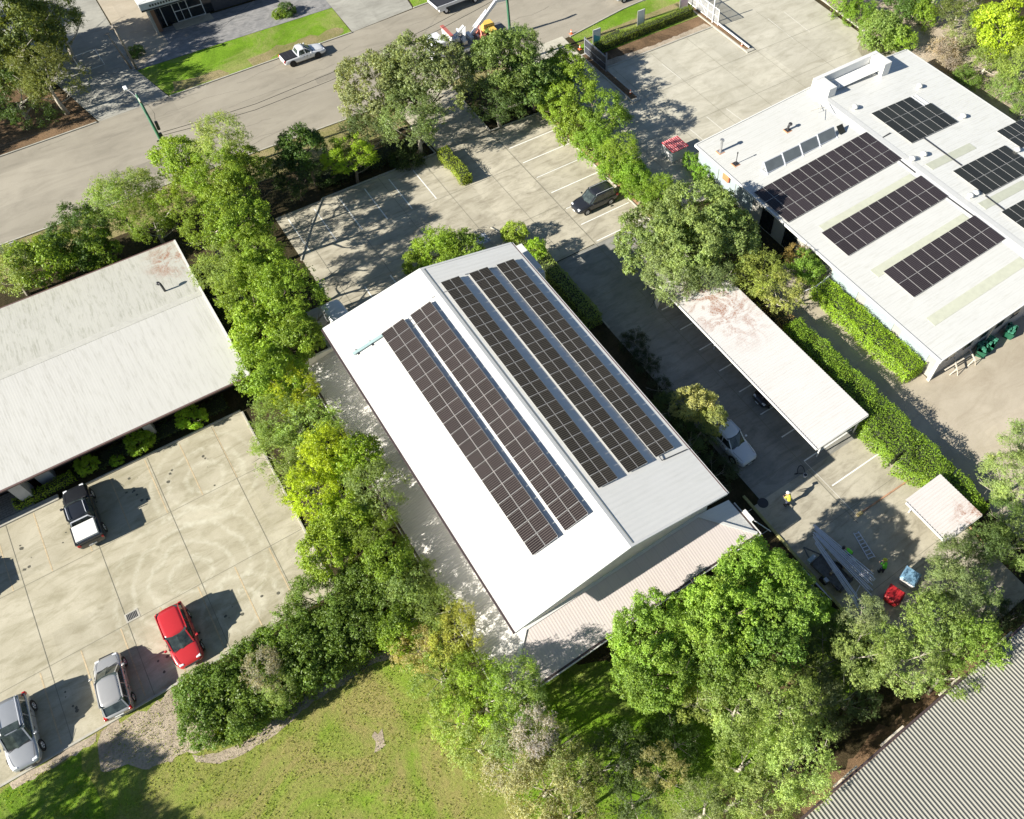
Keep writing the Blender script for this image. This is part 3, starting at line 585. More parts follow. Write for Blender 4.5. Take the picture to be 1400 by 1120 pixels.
# parapet box at the front
mb = MB(); H1 = 4.75
mb.box((60.4, 47.9, 3.4), (69.6, 48.35, H1)); mb.box((60.4, 45.9, 3.4), (61.5, 47.88, H1)); mb.box((68.5, 45.9, 3.2), (69.6, 47.88, H1))
wb(mb, 'parapet', TRIM, B2, bevel=.03)
mb = MB(); mb.sheet([(61.6, 47.86), (68.4, 47.86), (68.4, 46.4), (61.6, 46.4)], 3.83); wb(mb, 'parapet_tray', smat('tray', (.75, .76, .75), .5), B2)
for (a, b, lab) in (((1122, 308), (1262, 225), None), ((1193, 368), (1335, 283), None), ((1270, 433), (1405, 350), None)):
    A = G(*a, 3.1); x1 = 59.0
    mb = MB(); plane_box(mb, [(47.2, A.y-1.0, z2(47.2)+.03), (x1, A.y-1.0, z2(x1)+.03), (x1, A.y, z2(x1)+.03), (47.2, A.y, z2(47.2)+.03)], .02); wb(mb, 'skylight', SKYL, r2)
    mb = MB(); plane_box(mb, [(61.3, A.y-.8, z2(61.3)+.03), (67.9, A.y-.8, z2(67.9)+.03), (67.9, A.y+.15, z2(67.9)+.03), (61.3, A.y+.15, z2(61.3)+.03)], .02); wb(mb, 'skylight', SKYL, r2)
def whirly(px, py, s=.26):
    a = G(px, py, 3.6); z = z2(a.x); mb = MB()
    mb.tube([(a.x, a.y, z-.05), (a.x, a.y, z+.18), (a.x, a.y, z+.19), (a.x, a.y, z+.36), (a.x, a.y, z+.5)], [s*.75, s*.65, s*1.1, s*1.25, s*.3], 14)
    wb(mb, 'roof_vent', TRIM, r2, smooth=True)
for p in ((1143, 121), (1168, 150), (1258, 116), (1318, 157), (1246, 221), (1262, 214), (1325, 271), (1333, 267), (1392, 203)): whirly(*p)
for (px, py, h, m, r_, lean) in ((985, 207, 1.3, METAL, .13, 0), (1006, 224, 1.25, METALD, .04, 0), (1076, 182, .6, METALD, .12, .2)):
    a = G(px, py, 3.1); z = z2(a.x); mb = MB(); mb.tube([(a.x, a.y, z-.1), (a.x, a.y, z+h*.8), (a.x+lean, a.y, z+h)], r_, 10)
    mb.tube([(a.x+lean, a.y, z+h), (a.x+lean, a.y, z+h+.14)], [r_*1.8, r_*1.5], 12); mb.slab(rect(a.x-.28, a.y-.28, a.x+.28, a.y+.28), z-.03, z+.05)
    wb(mb, 'flue', m, r2, smooth=False)
    mb = MB(); mb.slab(rect(a.x-.4, a.y-.35, a.x+.3, a.y+.3), z-.02, z+.035); wb(mb, 'flue_flashing', smat('rustflash', (.60, .30, .16), .7), r2)
mb = MB()
for (p, q) in (((1108, 152), (1128, 146)), ((1126, 140), (1133, 154)), ((1112, 140), (1116, 150)), ((1119, 148), (1117, 162))):
    a = G(*p, 4.3); b = G(*q, 4.3); mb.bar(a, b, .03)
a = G(1120, 152, 3.5); mb.bar((a.x, a.y, 3.4), (a.x, a.y, 4.3), .03); wb(mb, 'antenna', WOODP, r2)
# tilted solar thermal collectors
a = G(1052, 237, 3.25); cr = empty('solar_array', (47.9, 40.9, z2(47.9)), 0, 'row of four grey glass collectors propped up steeply on the white roof', 'solar array', None)
sl = (z2(57)-z2(47.9))/9.1
for k in range(4):
    mb = MB(); x0 = k*2.28; plane_box(mb, [(x0+.01, 0, .12+sl*x0), (x0+2.27, 0, .12+sl*x0), (x0+2.27, .75, .95+sl*x0), (x0+.01, .75, .95+sl*x0)], .06); mb.build('frame', ALU, cr)
    mb = MB(); plane_box(mb, [(x0+.07, .03, .172+sl*x0), (x0+2.21, .03, .172+sl*x0), (x0+2.21, .70, .914+sl*x0), (x0+.07, .70, .914+sl*x0)], .01); mb.build('glass', COLLEC, cr)
mb = MB()
for k in range(5): x0 = k*2.28; mb.bar((x0, .80, sl*x0), (x0, .80, .92+sl*x0), .04); mb.bar((x0, -.15, sl*x0+.05), (x0, .80, sl*x0+.05), .04)
mb.build('support_leg', ALU, cr)
mb = MB(); plane_box(mb, [(9.5, 0, .6), (10.3, 0, .6), (10.3, .7, 1.15), (9.5, .7, 1.15)], .05); mb.build('small_panel', CELLD, cr)
GB = 'solar arrays on the wide white roof on the right'
def arr2(c, nx, ny, cell, lab, holes=(), z=3.45):
    P_ = [G(*p, z) for p in c]; x0 = (P_[0].x+P_[3].x)/2; x1 = (P_[1].x+P_[2].x)/2; y1 = (P_[0].y+P_[1].y)/2; y0 = (P_[2].y+P_[3].y)/2
    s = (RZ-E0)/15*(1 if x0 < 60 else -1); return array(x0, y0, z2(x0)+.13, s, 0, x1-x0, y1-y0, nx, ny, cell, lab, GB, holes, 0, .03)
arr2(((1035, 265), (1178, 180), (1226, 218), (1085, 304)), 13, 3, CELLB, 'largest array, three panels deep, on the wide white roof, partly in tree shade')
arr2(((1127, 318), (1253, 242), (1293, 270), (1163, 350)), 11, 2, CELLB, 'middle two-deep array on the left half of the wide white roof')
arr2(((1210, 370), (1329, 297), (1371, 330), (1251, 406)), 10, 2, CELLB, 'two-deep array closest to the grey side wall of the right building')
arr2(((1188, 157), (1257, 128), (1313, 168), (1242, 197)), 6, 3, CELLD, 'dark stepped array at the far end of the wide white roof', holes=((5, 2), ))
arr2(((1297, 235), (1378, 199), (1425, 232), (1340, 265)), 7, 2, CELLD, 'dark two-deep array on the wide white roof, beside the dome vents')
arr2(((1368, 290), (1440, 252), (1480, 282), (1400, 322)), 7, 2, CELLD, 'dark array cut by the right edge of the photo, lower of the two')
mb = MB(); g_ = G(1390, 185, 3.4); 
array(g_.x-1, g_.y-1.5, z2(g_.x)+.13, -(RZ-E0)/15, 0, 5, 3.2, 5, 2, CELLD, 'small dark array at the right edge of the photo, upper of the two', GB, (), 0)
mb = MB()
for (p, q) in (((1227, 222), (1250, 240)), ((1262, 190), (1314, 228)), ((1293, 273), (1330, 300)), ((1346, 270), (1375, 292)), ((1178, 208), (1216, 185))):
    a = G(*p, 3.45); b = G(*q, 3.45); mb.bar((a.x, a.y, z2(a.x)+.06), (b.x, b.y, z2(b.x)+.06), .12, .06)
wb(mb, 'conduit', METALD, r2)
# ---------- ribbed grey roof, bottom right
B3 = empty('shed_building', (30, -15, 0), 0, 'large shed with a strongly ribbed grey deck roof in the bottom right corner', 'building')
mb = MB(); mb.slab(rect(9.3, -45, 70, -2.5), 0, 3.85); wb(mb, 'wall', smat('wall_white2', (.55, .54, .50), .7), B3)
mb = MB(); x = 9.0; pr = [(0, 0), (.12, 0), (.165, .055), (.235, .055), (.28, 0)]; per = .24; vs = []
pts = []
while x < 70:
    for (dx, dz) in ((0, 0), (.135, 0), (.16, .05), (.215, .05)): pts.append((x+dx, dz))
    x += per
vs = []
for (xx, dz) in pts: vs += [(xx, -2.15, 4.0+dz), (xx, -45, 5.3+dz)]
mb.add(vs, [(2*i+1, 2*i, 2*i+2, 2*i+3) for i in range(len(pts)-1)]); wb(mb, 'roof', ROOF_BR, B3)
mb = MB(); mb.box((8.9, -2.13, 3.82), (70, -2.0, 3.98)); wb(mb, 'gutter', TRIMD, B3)
mb = MB(); mb.box((9.5, -2.48, 2.3), (70, -2.44, 3.0)); wb(mb, 'wall_band', WALLD, B3)
for i, x in enumerate((15.5, 19.4, 24.5, 29.5, 33.5)): mb = MB(); mb.box((x, -1.98, 3.6), (x+1.9, -1.86, 3.75)); wb(mb, 'roof_edge_trim', WOODP, B3)
# ---------- dark brick building at the top
B4 = empty('dark_office', (14, 105, 0), 0, 'dark-walled building with glazed double doors under a white fascia, at the top edge', 'building')
mb = MB(); mb.slab(rect(8.0, 101.9, 45, 118), 0, 3.3); wb(mb, 'wall', WALLC, B4)
mb = MB(); mb.box((7.0, 100.1, 3.0), (14.2, 102.0, 3.9)); mb.box((14.2, 101.5, 3.2), (46, 119, 3.5)); mb.box((7, 102, 3.3), (14.2, 119, 3.5)); wb(mb, 'fascia', TRIM, B4)
mb = MB(); mb.box((7.0, 100.05, 3.05), (14.2, 100.09, 3.2))
for i in range(16): mb.box((8.0+i*.3, 100.05, 3.4), (8.17+i*.3, 100.085, 3.62))
wb(mb, 'fascia_lettering', METALD, B4)
mb = MB(); mb.box((7.55, 100.3, 0), (7.8, 101.9, 3.0)); wb(mb, 'pillar', WALLW, B4); mb = MB(); mb.box((7.81, 100.9, 0), (8.3, 101.89, 2.9)); wb(mb, 'pillar', smat('brick', (.30, .17, .11), .85), B4)
mb = MB()
for x in (9.0, 10.3, 11.9, 13.5):
    mb.box((x, 101.78, 0), (x+.09, 101.85, 2.9))
for z in (0.02, 1.2, 2.82): mb.box((10.39, 101.78, z), (13.5, 101.84, z+.08))
mb.box((11.1, 101.78, .1), (11.16, 101.84, 2.8)); f = wb(mb, 'door_frame', TRIM, B4); mb = MB(); mb.box((8.6, 101.85, 0), (14.6, 101.89, 2.9)); wb(mb, 'door', GLASS, B4)
mb = MB(); mb.box((18.6, 101.8, 1.9), (20.6, 101.88, 2.7)); f = wb(mb, 'window', TRIM, B4); mb = MB(); mb.box((18.75, 101.77, 2.0), (20.45, 101.795, 2.6)); wb(mb, 'pane', GLASS, f)
struct('doorstep', MB().slab(rect(9.6, 100.3, 14, 101.75), 0, .06), CONC_M)
def acunit(x, y, lab):
    r = empty('air_conditioner', (x, y, 0), 0, lab, 'air conditioner', 'air conditioning units by the dark building')
    mb = MB(); mb.box((0, 0, .15), (1.0, .4, .95)); mb.build('casing', WHITEP, r, bevel=.03); mb = MB(); mb.tube([(.42, -.005, .55), (.42, -.03, .55)], .3, 16); mb.build('fan_grille', METALD, r); mb = MB(); mb.box((.1, .05, 0), (.2, .35, .15)); mb.box((.8, .05, 0), (.9, .35, .15)); mb.build('feet', METALD, r)
acunit(22.6, 101.3, 'outdoor air conditioner with a round grille, closer to the window of the dark building'); acunit(25.4, 101.4, 'outdoor air conditioner further from the glazed doors of the dark building')
# ---------- carports
def carport(x0, y0, x1, y1, z, mroof, lab, per=.24):
    r = empty('carport', ((x0+x1)/2, (y0+y1)/2, 0), 0, lab, 'carport')
    mb = MB(); y = y0; pts = []
    while y < y1:
        for k in range(6): pts.append((y+per*k/6, .022*math.sin(2*math.pi*k/6)))
        y += per
    vs = []
    for (yy, dz) in pts: vs += [(x0, yy, z+dz), (x1, yy, z+.12+dz)]
    mb.add(vs, [(2*i, 2*i+1, 2*i+3, 2*i+2) for i in range(len(pts)-1)]); wb(mb, 'roof', mroof, r, smooth=True)
    mb = MB(); mb.box((x0-.16, y0, z-.12), (x0-.06, y1, z+.04)); mb.box((x0-.04, y0-.05, z-.12), (x1, y0-.01, z+.03)); wb(mb, 'gutter', TRIM, r)
    mb = MB(); mb.box((x0-.055, y0, z-.1), (x0-.02, y1, z+.015)); wb(mb, 'gutter_lining', TRIMD, r)
    mb = MB()
    k = max(1, int((y1-y0)/5.3))
    for i in range(k+1):
        yy = y0+.3+(y1-y0-.6)*i/k; mb.box((x0+.9, yy-.05, z-.22), (x1-.1, yy+.05, z-.04))
    for xx in (x0+.7, x1-.5): mb.box((xx, y0+.1, z-.2), (xx+.08, y1-.1, z-.05))
    wb(mb, 'beam', METAL, r)
    for i in range(k+1):
        yy = y0+.3+(y1-y0-.6)*i/k
        for xx in (x0+.9, x1-.4): mb = MB(); mb.box((xx, yy-.05, 0), (xx+.1, yy+.05, z-.2)); mb.bar((xx+.05, yy, z-.9), (xx+.7, yy, z-.2), .06); wb(mb, 'post', TRIM, r)
    return r
carport(31.15, 15.7, 36.5, 35.6, 2.55, ROOF_CP, 'long pale corrugated carport beside the driveway, its roof littered with brown leaves')
carport(33.6, 4.9, 37.3, 8.75, 2.35, ROOF_CP2, 'small corrugated carport with a rust-brown corner below the end of the long hedge')
# ---------- little red-roofed shed
s = empty('storage_shed', (44.6, 50.5, 0), 0, 'small white storage box with a red and white striped roof on the concrete', 'shed')
A0, A1, A2, A3 = G(917, 225.8), G(936, 216), G(905, 216.5), G(919, 210, 1.38)
x0, x1, y0, y1 = 43.75, 45.6, 50.15, 51.95
mb = MB(); mb.slab(rect(x0, y0, x1, y1), .04, 1.3); wb(mb, 'wall', WHITEP, s, bevel=.02)
mb = MB(); mb.slab(rect(x0-.05, y0-.05, x1+.1, y1+.06), 1.305, 1.37); wb(mb, 'roof', smat('roof_red', (.62, .045, .06), .45), s)
mb = MB()
for k in range(8): mb.box((x0+.06+k*.235, y0-.06, 1.372), (x0+.13+k*.235, y1+.065, 1.40))
wb(mb, 'roof_rib', smat('rib_pink', (.75, .42, .42), .5), s)
mb = MB(); mb.box((x0-.03, 50.5, .1), (x0-.003, 51.6, 1.2)); d = wb(mb, 'door', smat('shed_door', (.70, .70, .69), .5), s); mb = MB(); mb.box((x0-.06, 50.6, .6), (x0-.031, 50.7, .8)); wb(mb, 'handle', METALD, d)
# ================================================================== VEHICLES
def paintm(name, c, metal=.0, rough=.28): return smat(name, c, rough, metal, var=.03, coat=.6)
PW = paintm('car_white', (.72, .73, .74)); PS = paintm('car_silver', (.46, .47, .48), .5); PR = paintm('car_red', (.50, .03, .035)); PK = paintm('car_black', (.018, .02, .025)); PG = paintm('car_champagne', (.50, .49, .47), .4)
CGL = smat('car_glass', (.045, .058, .055), .05, var=.75, scale=2.4, spec=.8); SEATM = smat('seat_grey', (.25, .28, .26), .8)  # car glass mottled in colour, painting in seats and reflections
LAMP = smat('lamp_clear', (.75, .77, .80), .1); TAILM = smat('lamp_red', (.45, .02, .02), .2)
def loft(mb, sts, crown=.03):
    k = len(sts); n = 12
    for (x, w, zb, zt) in sts:
        h = zt-zb
        for (yy, zz) in ((.80, zb), (.97, zb+.10*h), (1.0, zb+.42*h), (.985, zb+.74*h), (.93, zb+.93*h), (.70, zt+crown*.35), (.0, zt+crown), ): mb.v.append((x, yy*w, zz))
        for (yy, zz) in ((-.70, zt+crown*.35), (-.93, zb+.93*h), (-.985, zb+.74*h), (-1.0, zb+.42*h), (-.97, zb+.10*h), (-.80, zb)): mb.v.append((x, yy*w, zz))
    n = 13
    for i in range(k-1):
        for j in range(n): mb.f.append((i*n+j, i*n+(j+1) % n, (i+1)*n+(j+1) % n, (i+1)*n+j)); mb.m.append(0)
    mb.f.append(tuple(range(n))[::-1]); mb.m.append(0); mb.f.append(tuple((k-1)*n+j for j in range(n))); mb.m.append(0)
def subs(o, lv=2):
    s = o.modifiers.new('s', 'SUBSURF'); s.levels = lv; s.render_levels = lv; o.data.polygons.foreach_set('use_smooth', [True]*len(o.data.polygons)); return o
CARS = dict(
 suv=dict(L=4.65, W=1.84, H=1.68, belt=1.02, hood=.97, ws=(1.12, .36), rs=(-2.22, -1.95), tw=.72, wb=(-1.38, 1.36), wr=.35),
 hatch=dict(L=4.3, W=1.77, H=1.47, belt=.93, hood=.86, ws=(1.18, .38), rs=(-2.02, -1.62), tw=.67, wb=(-1.3, 1.30), wr=.31),
 wagon=dict(L=4.45, W=1.82, H=1.60, belt=.98, hood=.93, ws=(1.12, .34), rs=(-2.12, -1.82), tw=.71, wb=(-1.33, 1.32), wr=.33),
 ute=dict(L=5.3, W=1.86, H=1.78, belt=1.10, hood=1.06, ws=(1.22, .58), rs=(-1.0, -.86), tw=.70, wb=(-1.6, 1.62), wr=.38),
 coupeute=dict(L=5.0, W=1.85, H=1.46, belt=.94, hood=.86, ws=(1.05, .25), rs=(-.80, -.55), tw=.58, wb=(-1.6, 1.35), wr=.34))
def car(kind, x, y, head, paint, label, cat='car', group=None, roofrack=False, roof=None, tray=None, sunroof=False, name=None):
    c = CARS[kind]; L, W, H, belt, hood = c['L'], c['W'], c['H'], c['belt'], c['hood']; h = W/2; r = L/2; wr = c['wr']
    root = empty(name or ('utility_vehicle' if 'ute' in kind else 'parked_car'), (x, y, .022), head, label, cat, group)
    isu = 'ute' in kind; bed = belt-.02
    mb = MB(); b0 = .24
    loft(mb, [(-r, h*.80, .46, bed-.16), (-r+.06, h*.93, .34, bed-.04), (-r+.35, h*.98, b0+.04, bed), (c['wb'][0], h, b0, bed), (-.4, h*.99, b0-.02, belt), (c['ws'][0]-.4, h*.99, b0-.02, belt),
              (c['ws'][0]+.05, h*.985, b0, hood+.02), (c['wb'][1]+.1, h*.98, b0, hood-.04), (r-.32, h*.92, .27, hood-.13), (r-.08, h*.78, .32, hood-.26), (r, h*.60, .40, hood-.40)])
    body = subs(mb.build('body', paint, root))
    # cabin glass
    wf, wt, rf_, rt, tw, bw = c['ws'][0], c['ws'][1], c['rs'][0], c['rs'][1], c['tw'], h*.88
    zt = H-.05; zb = belt-.03; zf = hood
    mb = MB()
    P_ = [(wf+.05, 0, zf), (wf-.10, bw*.82, zf), (wf-.35, bw, zb), (rf_+.25, bw, zb), (rf_+.03, bw*.85, zb), (rf_, 0, zb)]
    Q_ = [(wt+.04, 0, zt), (wt-.03, tw*.85, zt), (wt-.2, tw, zt-.02), (rt+.2, tw, zt-.02), (rt+.04, tw*.85, zt-.02), (rt, 0, zt-.02)]
    full = lambda q: q+[(a, -b, c_) for (a, b, c_) in q[-2:0:-1]]
    P2, Q2 = full(P_), full(Q_); k = len(P2)
    mb.add(P2+Q2, [(i, (i+1) % k, k+(i+1) % k, k+i) for i in range(k)]+[tuple(range(k, 2*k))[::-1]])
    mb.build('window_glass', CGL, root)
    # roof
    mb = MB(); nx_, ny_ = 6, 6; x0, x1 = rt-.03, wt+.03; vs = []
    for i in range(nx_+1):
        for j in range(ny_+1):
            u = i/nx_; v = j/ny_*2-1; e = (abs(2*u-1))**4
            vs.append((x0+(x1-x0)*u-(.07*v*v if u > .5 else -.05*v*v)*abs(2*u-1), v*(tw+.05-.04*e), H-.01-.05*e-.05*v*v))
    mb.add(vs, [(i*(ny_+1)+j, (i+1)*(ny_+1)+j, (i+1)*(ny_+1)+j+1, i*(ny_+1)+j+1) for i in range(nx_) for j in range(ny_)])
    ro = mb.build('roof', roof or paint, root, smooth=True); so = ro.modifiers.new('t', 'SOLIDIFY'); so.thickness = .05
    if sunroof:
        mb = MB(); mb.slab(rect(wt-.62, -tw*.72, wt-.12, tw*.72), H-.04, H+.012); mb.build('sunroof', CGL, ro, bevel=.02)
    # pillars
    mb = MB()
    for s in (1, -1):
        for a, b in ((P_[1], Q_[1]), (P_[4], Q_[4])): mb.bar((a[0], a[1]*s*1.03, a[2]-.02), (b[0], b[1]*s*1.03, b[2]), .075, .06)
        m_ = (.5*(wf+rf_)); mb.bar((m_, bw*s*1.005, zb), (m_-.05, tw*s*1.01, zt), .08, .03)
        if not isu: m_ = rf_+.62; mb.bar((m_, bw*s*1.005, zb), (m_+.08, tw*s*1.01, zt), .09, .03)
        mb.bar((wf-.3, bw*s*1.0, zb+.01), (rf_+.1, bw*s*1.0, zb+.01), .05, .035)
        mb.bar((wt-.15, tw*s*1.03, zt-.0), (rt+.1, tw*s*1.03, zt-.0), .05, .04); mb.build('pillar', paint, root); mb = MB()
    if roofrack:
        mb = MB()
        for s in (1, -1): mb.bar((wt-.25, tw*.82*s, H+.05), (rt+.12, tw*.82*s, H+.05), .035, .03); 
        for xx in (wt-.28, rt+.14):
            for s in (1, -1): mb.box((xx-.03, tw*.82*s-.02, H-.05), (xx+.03, tw*.82*s+.02, H+.05))
        mb.build('roof_rail', ALU, ro)
    # wheels
    for xx in c['wb']:
        for s in (1, -1):
            mb = MB(); yo = h-.02; mb.tube([(0, -.11*s, 0), (0, -.095*s, 0), (0, .095*s, 0), (0, .11*s, 0)], [wr*.86, wr, wr, wr*.86], 24)
            w = mb.build('wheel', RUBBER, root, smooth=False); w.location = (xx, (yo-.09)*s, wr)
            mb = MB(); mb.tube([(0, .085*s, 0), (0, .118*s, 0)], [wr*.66, wr*.60], 20); mb.build('rim', RUBBER if kind == 'coupeute' else ALU, w)
            mb = MB()
            for q in range(5): a = q*2*math.pi/5; mb.bar((.06*math.cos(a), .122*s, .06*math.sin(a)), (wr*.55*math.cos(a), .122*s, wr*.55*math.sin(a)), .05, .012)
            mb.build('spoke', METALD, w)
            mb = MB(); mb.tube([(xx, (h-.03)*s, wr+.02), (xx, (h+.004)*s, wr+.02)], wr*1.13, 24); mb.build('wheel_arch', RUBBER, root)
    for s in (1, -1):
        mb = MB(); mb.box((r-.42, s*h*.60-.14, hood-.30), (r-.13, s*h*.60+.16, hood-.17)); o = mb.build('headlight', LAMP, root, bevel=.04); 
        mb = MB(); mb.box((-r-.0, s*h*.80-.10, bed-.32), (-r+.28, s*h*.84+.08, bed-.06)); mb.build('tail_light', TAILM, root, bevel=.04)
        mb = MB(); mb.box((wf-.45, s*(h+.02), belt-.0), (wf-.30, s*(h+.19), belt+.13)); mb.build('wing_mirror', paint if kind != 'ute' or paint is PW else METALD, root, bevel=.03)
    mb = MB(); mb.box((r-.12, -h*.5, .42), (r+.015, h*.5, .60)); mb.build('grille', METALD, root, bevel=.02)
    mb = MB(); mb.box((-r-.03, -.26, .55), (-r+.02, .26, .67)); mb.box((r+.0, -.19, .36), (r+.03, .19, .46)); mb.build('number_plate', WHITEP, root)
    mb = MB(); gs = .006
    xh = wf+.12
    for s in (1, -1):
        mb.bar((xh, s*h*.80, hood+.03), (r-.30, s*h*.66, hood-.115), .014, .014)
        mb.bar((wf-.52, s*(h*.995+gs), .42), (wf-.50, s*(h*.975+gs), belt-.10), .014, .012); mm_ = .5*(wf+rf_)
        mb.bar((mm_, s*(h*1.0+gs), .42), (mm_, s*(h*.985+gs), belt-.10), .014, .012)
        mb.box((wf-.9, s*(h+.004)-.012, belt-.17), (wf-.74, s*(h+.004)+.012, belt-.14)); mb.box((mm_-.38, s*(h+.004)-.012, belt-.17), (mm_-.22, s*(h+.004)+.012, belt-.14))
    mb.build('panel_gap', METALD, root)
    mb = MB(); mb.bar((wf+.02, -.1, hood+.035), (wf-.15, .55, hood+.09), .02, .015); mb.bar((wf+.02, -.6, hood+.035), (wf-.12, -.02, hood+.08), .02, .015); mb.build('wiper', RUBBER, root)
    mb = MB(); mb.box((wf-.16, -bw*.78, hood+.02), (wf-.05, bw*.78, hood+.05)); mb.build('scuttle', METALD, root)
    if isu:
        zz = bed+.035; xb0, xb1 = -r+.12, c['rs'][0]-.12
        t_ = tray or 'dark'
        if t_ == 'dark':
            mb = MB(); mb.slab(rect(xb0, -h*.86, xb1, h*.86), bed-.05, bed+.055); cv = mb.build('tonneau_cover', smat('tonneau', (.022, .022, .025), .55, bstr=.3), root, bevel=.03)
            mb = MB()
            for q in range(3): mb.box((xb0+.3+q*.45, -h*.84, bed+.05), (xb0+.34+q*.45, h*.84, bed+.068))
            mb.build('cover_bow', METALD, cv)
        else:
            mb = MB(); mb.slab(rect(xb0-.05, -h*.9, xb1+.12, h*.9), bed-.05, bed+.05); mb.build('tray_floor', METALD, root)
            mb = MB(); 
            for s in (1, -1): mb.box((xb0-.08, s*h*.93-.04, bed), (xb1+.1, s*h*.93+.04, bed+.13))
            mb.box((xb0-.12, -h*.9, bed), (xb0-.04, h*.9, bed+.13)); mb.build('tray_side', paint, root, bevel=.02)
            mb = MB(); mb.slab(rect(xb0+.05, -h*.80, xb1-.02, h*.80), bed+.06, bed+.30 if t_ == 'box' else bed+.18); mb.build('tray_cover', WHITEP if t_ == 'box' else smat('cover_grey', (.50, .50, .54), .5), root, bevel=.03)
            mb = MB(); mb.bar((xb1+.12, -h*.8, bed+.1), (xb1+.12, -h*.62, H-.1), .06); mb.bar((xb1+.12, h*.8, bed+.1), (xb1+.12, h*.62, H-.1), .06); mb.bar((xb1+.12, -h*.62, H-.1), (xb1+.12, h*.62, H-.1), .06); mb.build('sports_bar', ALU if paint is PK else METALD, root)
    return root
HALF = math.pi/2
car('suv', -22.95, 29.25, -HALF-.05, PS, 'silver four-wheel drive with a sunroof, nose towards the lawn, leftmost car by the lawn', 'car', None, roofrack=True, sunroof=True)
car('hatch', -17.5, 28.95, HALF-.08, PG, 'small silver hatchback backed up to the gravel patch, nearest the red car', 'car')
car('wagon', -12.95, 29.65, -HALF, PR, 'bright red car parked nose first beside the dark hedge', 'car')
car('ute', -15.75, 42.25, HALF-.02, PK, 'black twin-cab with a white lid on its tray, parked below the left building', 'pickup', None, roofrack=True, tray='box')
car('suv', 33.6, 49.45, math.pi, PK, 'black four-wheel drive parked nose out in the middle car park', 'car', None, roofrack=True)
car('coupeute', 19.7, 87.3, .03, PW, 'white two-seat pickup with a black tray cover, parked on the street', 'pickup')
car('ute', 27.05, 21.0, -HALF+.03, PW, 'white twin-cab on the shaded driveway beside the white warehouse', 'pickup', None, roofrack=True, tray='grey')
car('hatch', 33.45, 22.4, math.pi, PK, 'black car under the long carport with only its front showing', 'car')
car('wagon', -24.7, 42.0, HALF, PK, 'dark car cut by the left edge of the photo', 'car')
car('suv', 58.3, 78.2, .04, PS, 'light-coloured car on the street cut by the top edge of the photo', 'car')
# van by the warehouse
v = empty('parked_van', (7.0, 48.1, .02), -HALF+.05, 'pale van half hidden under the corner of the white warehouse roof', 'van')
mb = MB(); loft(mb, [(-2.3, .8, .45, 1.6), (-2.2, .9, .3, 1.75), (-1, .93, .25, 1.8), (.8, .93, .25, 1.78), (1.35, .9, .25, 1.5), (1.9, .88, .28, 1.0), (2.25, .7, .35, .75)], .05); subs(mb.build('body', PW, v))
mb = MB(); mb.add([(1.02, -.7, 1.64), (1.78, -.75, 1.10), (1.78, .75, 1.10), (1.02, .7, 1.64)], [(0, 1, 2, 3)]); o = mb.build('windscreen', CGL, v); o.location = (.06, 0, .06)
for xx in (-1.4, 1.4):
    for s in (1, -1):
        mb = MB(); mb.tube([(0, -.1, 0), (0, .1, 0)], .32, 20); w = mb.build('wheel', RUBBER, v); w.location = (xx, .84*s, .32)
# crane truck
t = empty('crane_truck', (36.5, 79.0, .01), math.pi, 'white crane truck with a yellow box and a red-edged headboard, half hidden behind street trees', 'truck')
mb = MB(); mb.box((3.4, -1.15, .75), (5.2, 1.15, 2.55)); mb.box((5.1, -1.1, .55), (5.35, 1.1, 1.5)); mb.build('cab', PW, t, bevel=.15)
mb = MB(); mb.box((5.1, -1.0, 1.55), (5.24, 1.0, 2.35)); mb.box((4.0, -1.17, 1.5), (4.9, -1.14, 2.3)); mb.box((4.0, 1.14, 1.5), (4.9, 1.17, 2.3)); mb.build('cab_window', CGL, t)
mb = MB(); mb.box((-4.6, -.5, .7), (3.4, .5, 1.0)); mb.build('chassis', METALD, t)
mb = MB(); mb.box((-4.6, -1.2, 1.0), (2.6, 1.2, 1.14)); mb.build('deck', smat('deck_grey', (.20, .19, .18), .8, var=.4, scale=3), t)
mb = MB(); mb.box((2.65, -1.2, 1.1), (2.78, 1.2, 2.9)); mb.build('headboard', PW, t); mb = MB(); mb.box((2.5, -1.22, 2.9), (2.9, 1.22, 3.0)); mb.build('headboard_rail', smat('rail_dull_red', (.40, .12, .10), .6), t)
mb = MB(); mb.box((1.5, -.5, 1.14), (2.3, .5, 2.0)); mb.bar((1.9, 0, 1.9), (.6, .2, 2.9), .35); mb.bar((.6, .2, 2.9), (1.2, .9, 1.5), .3); mb.bar((.4, -.8, 1.3), (1.3, -.3, 2.5), .25); mb.build('crane_column', PW, t)
mb = MB(); mb.bar((-.2, .1, 1.6), (-3.6, .3, 4.6), .28, .34); mb.bar((-3.6, .3, 4.6), (-5.2, .2, 4.4), .24, .3); mb.bar((-.6, -.1, 2.3), (-2.4, .1, 3.9), .12); mb.build('crane_arm', ALU, t)
mb = MB(); mb.box((-3.2, -.9, 1.14), (-1.9, .2, 2.1)); mb.box((-3.0, .3, 1.14), (-2.2, 1.1, 1.9)); mb.build('tool_box', YELP, t, bevel=.06)
mb = MB(); mb.box((-1.6, -.3, 1.14), (-.9, .9, 1.6)); mb.add([(-1.4, .2, 1.6), (-.9, .2, 1.6), (-1.1, .9, 1.6), (-1.2, .4, 2.6)], [(0, 1, 3), (1, 2, 3), (2, 0, 3), (0, 2, 1)]); mb.build('winch', smat('salmon', (.70, .25, .18), .5), t)
for k in range(9): 
    rr = random.Random(k); mb = MB(); xx = rr.uniform(-1.5, 2.2); mb.box((xx, rr.uniform(-1, .5), 1.14), (xx+rr.uniform(.2, .6), rr.uniform(.5, 1), rr.uniform(1.3, 1.8))); mb.build('equipment', [METALD, PW, METAL][k % 3], t)
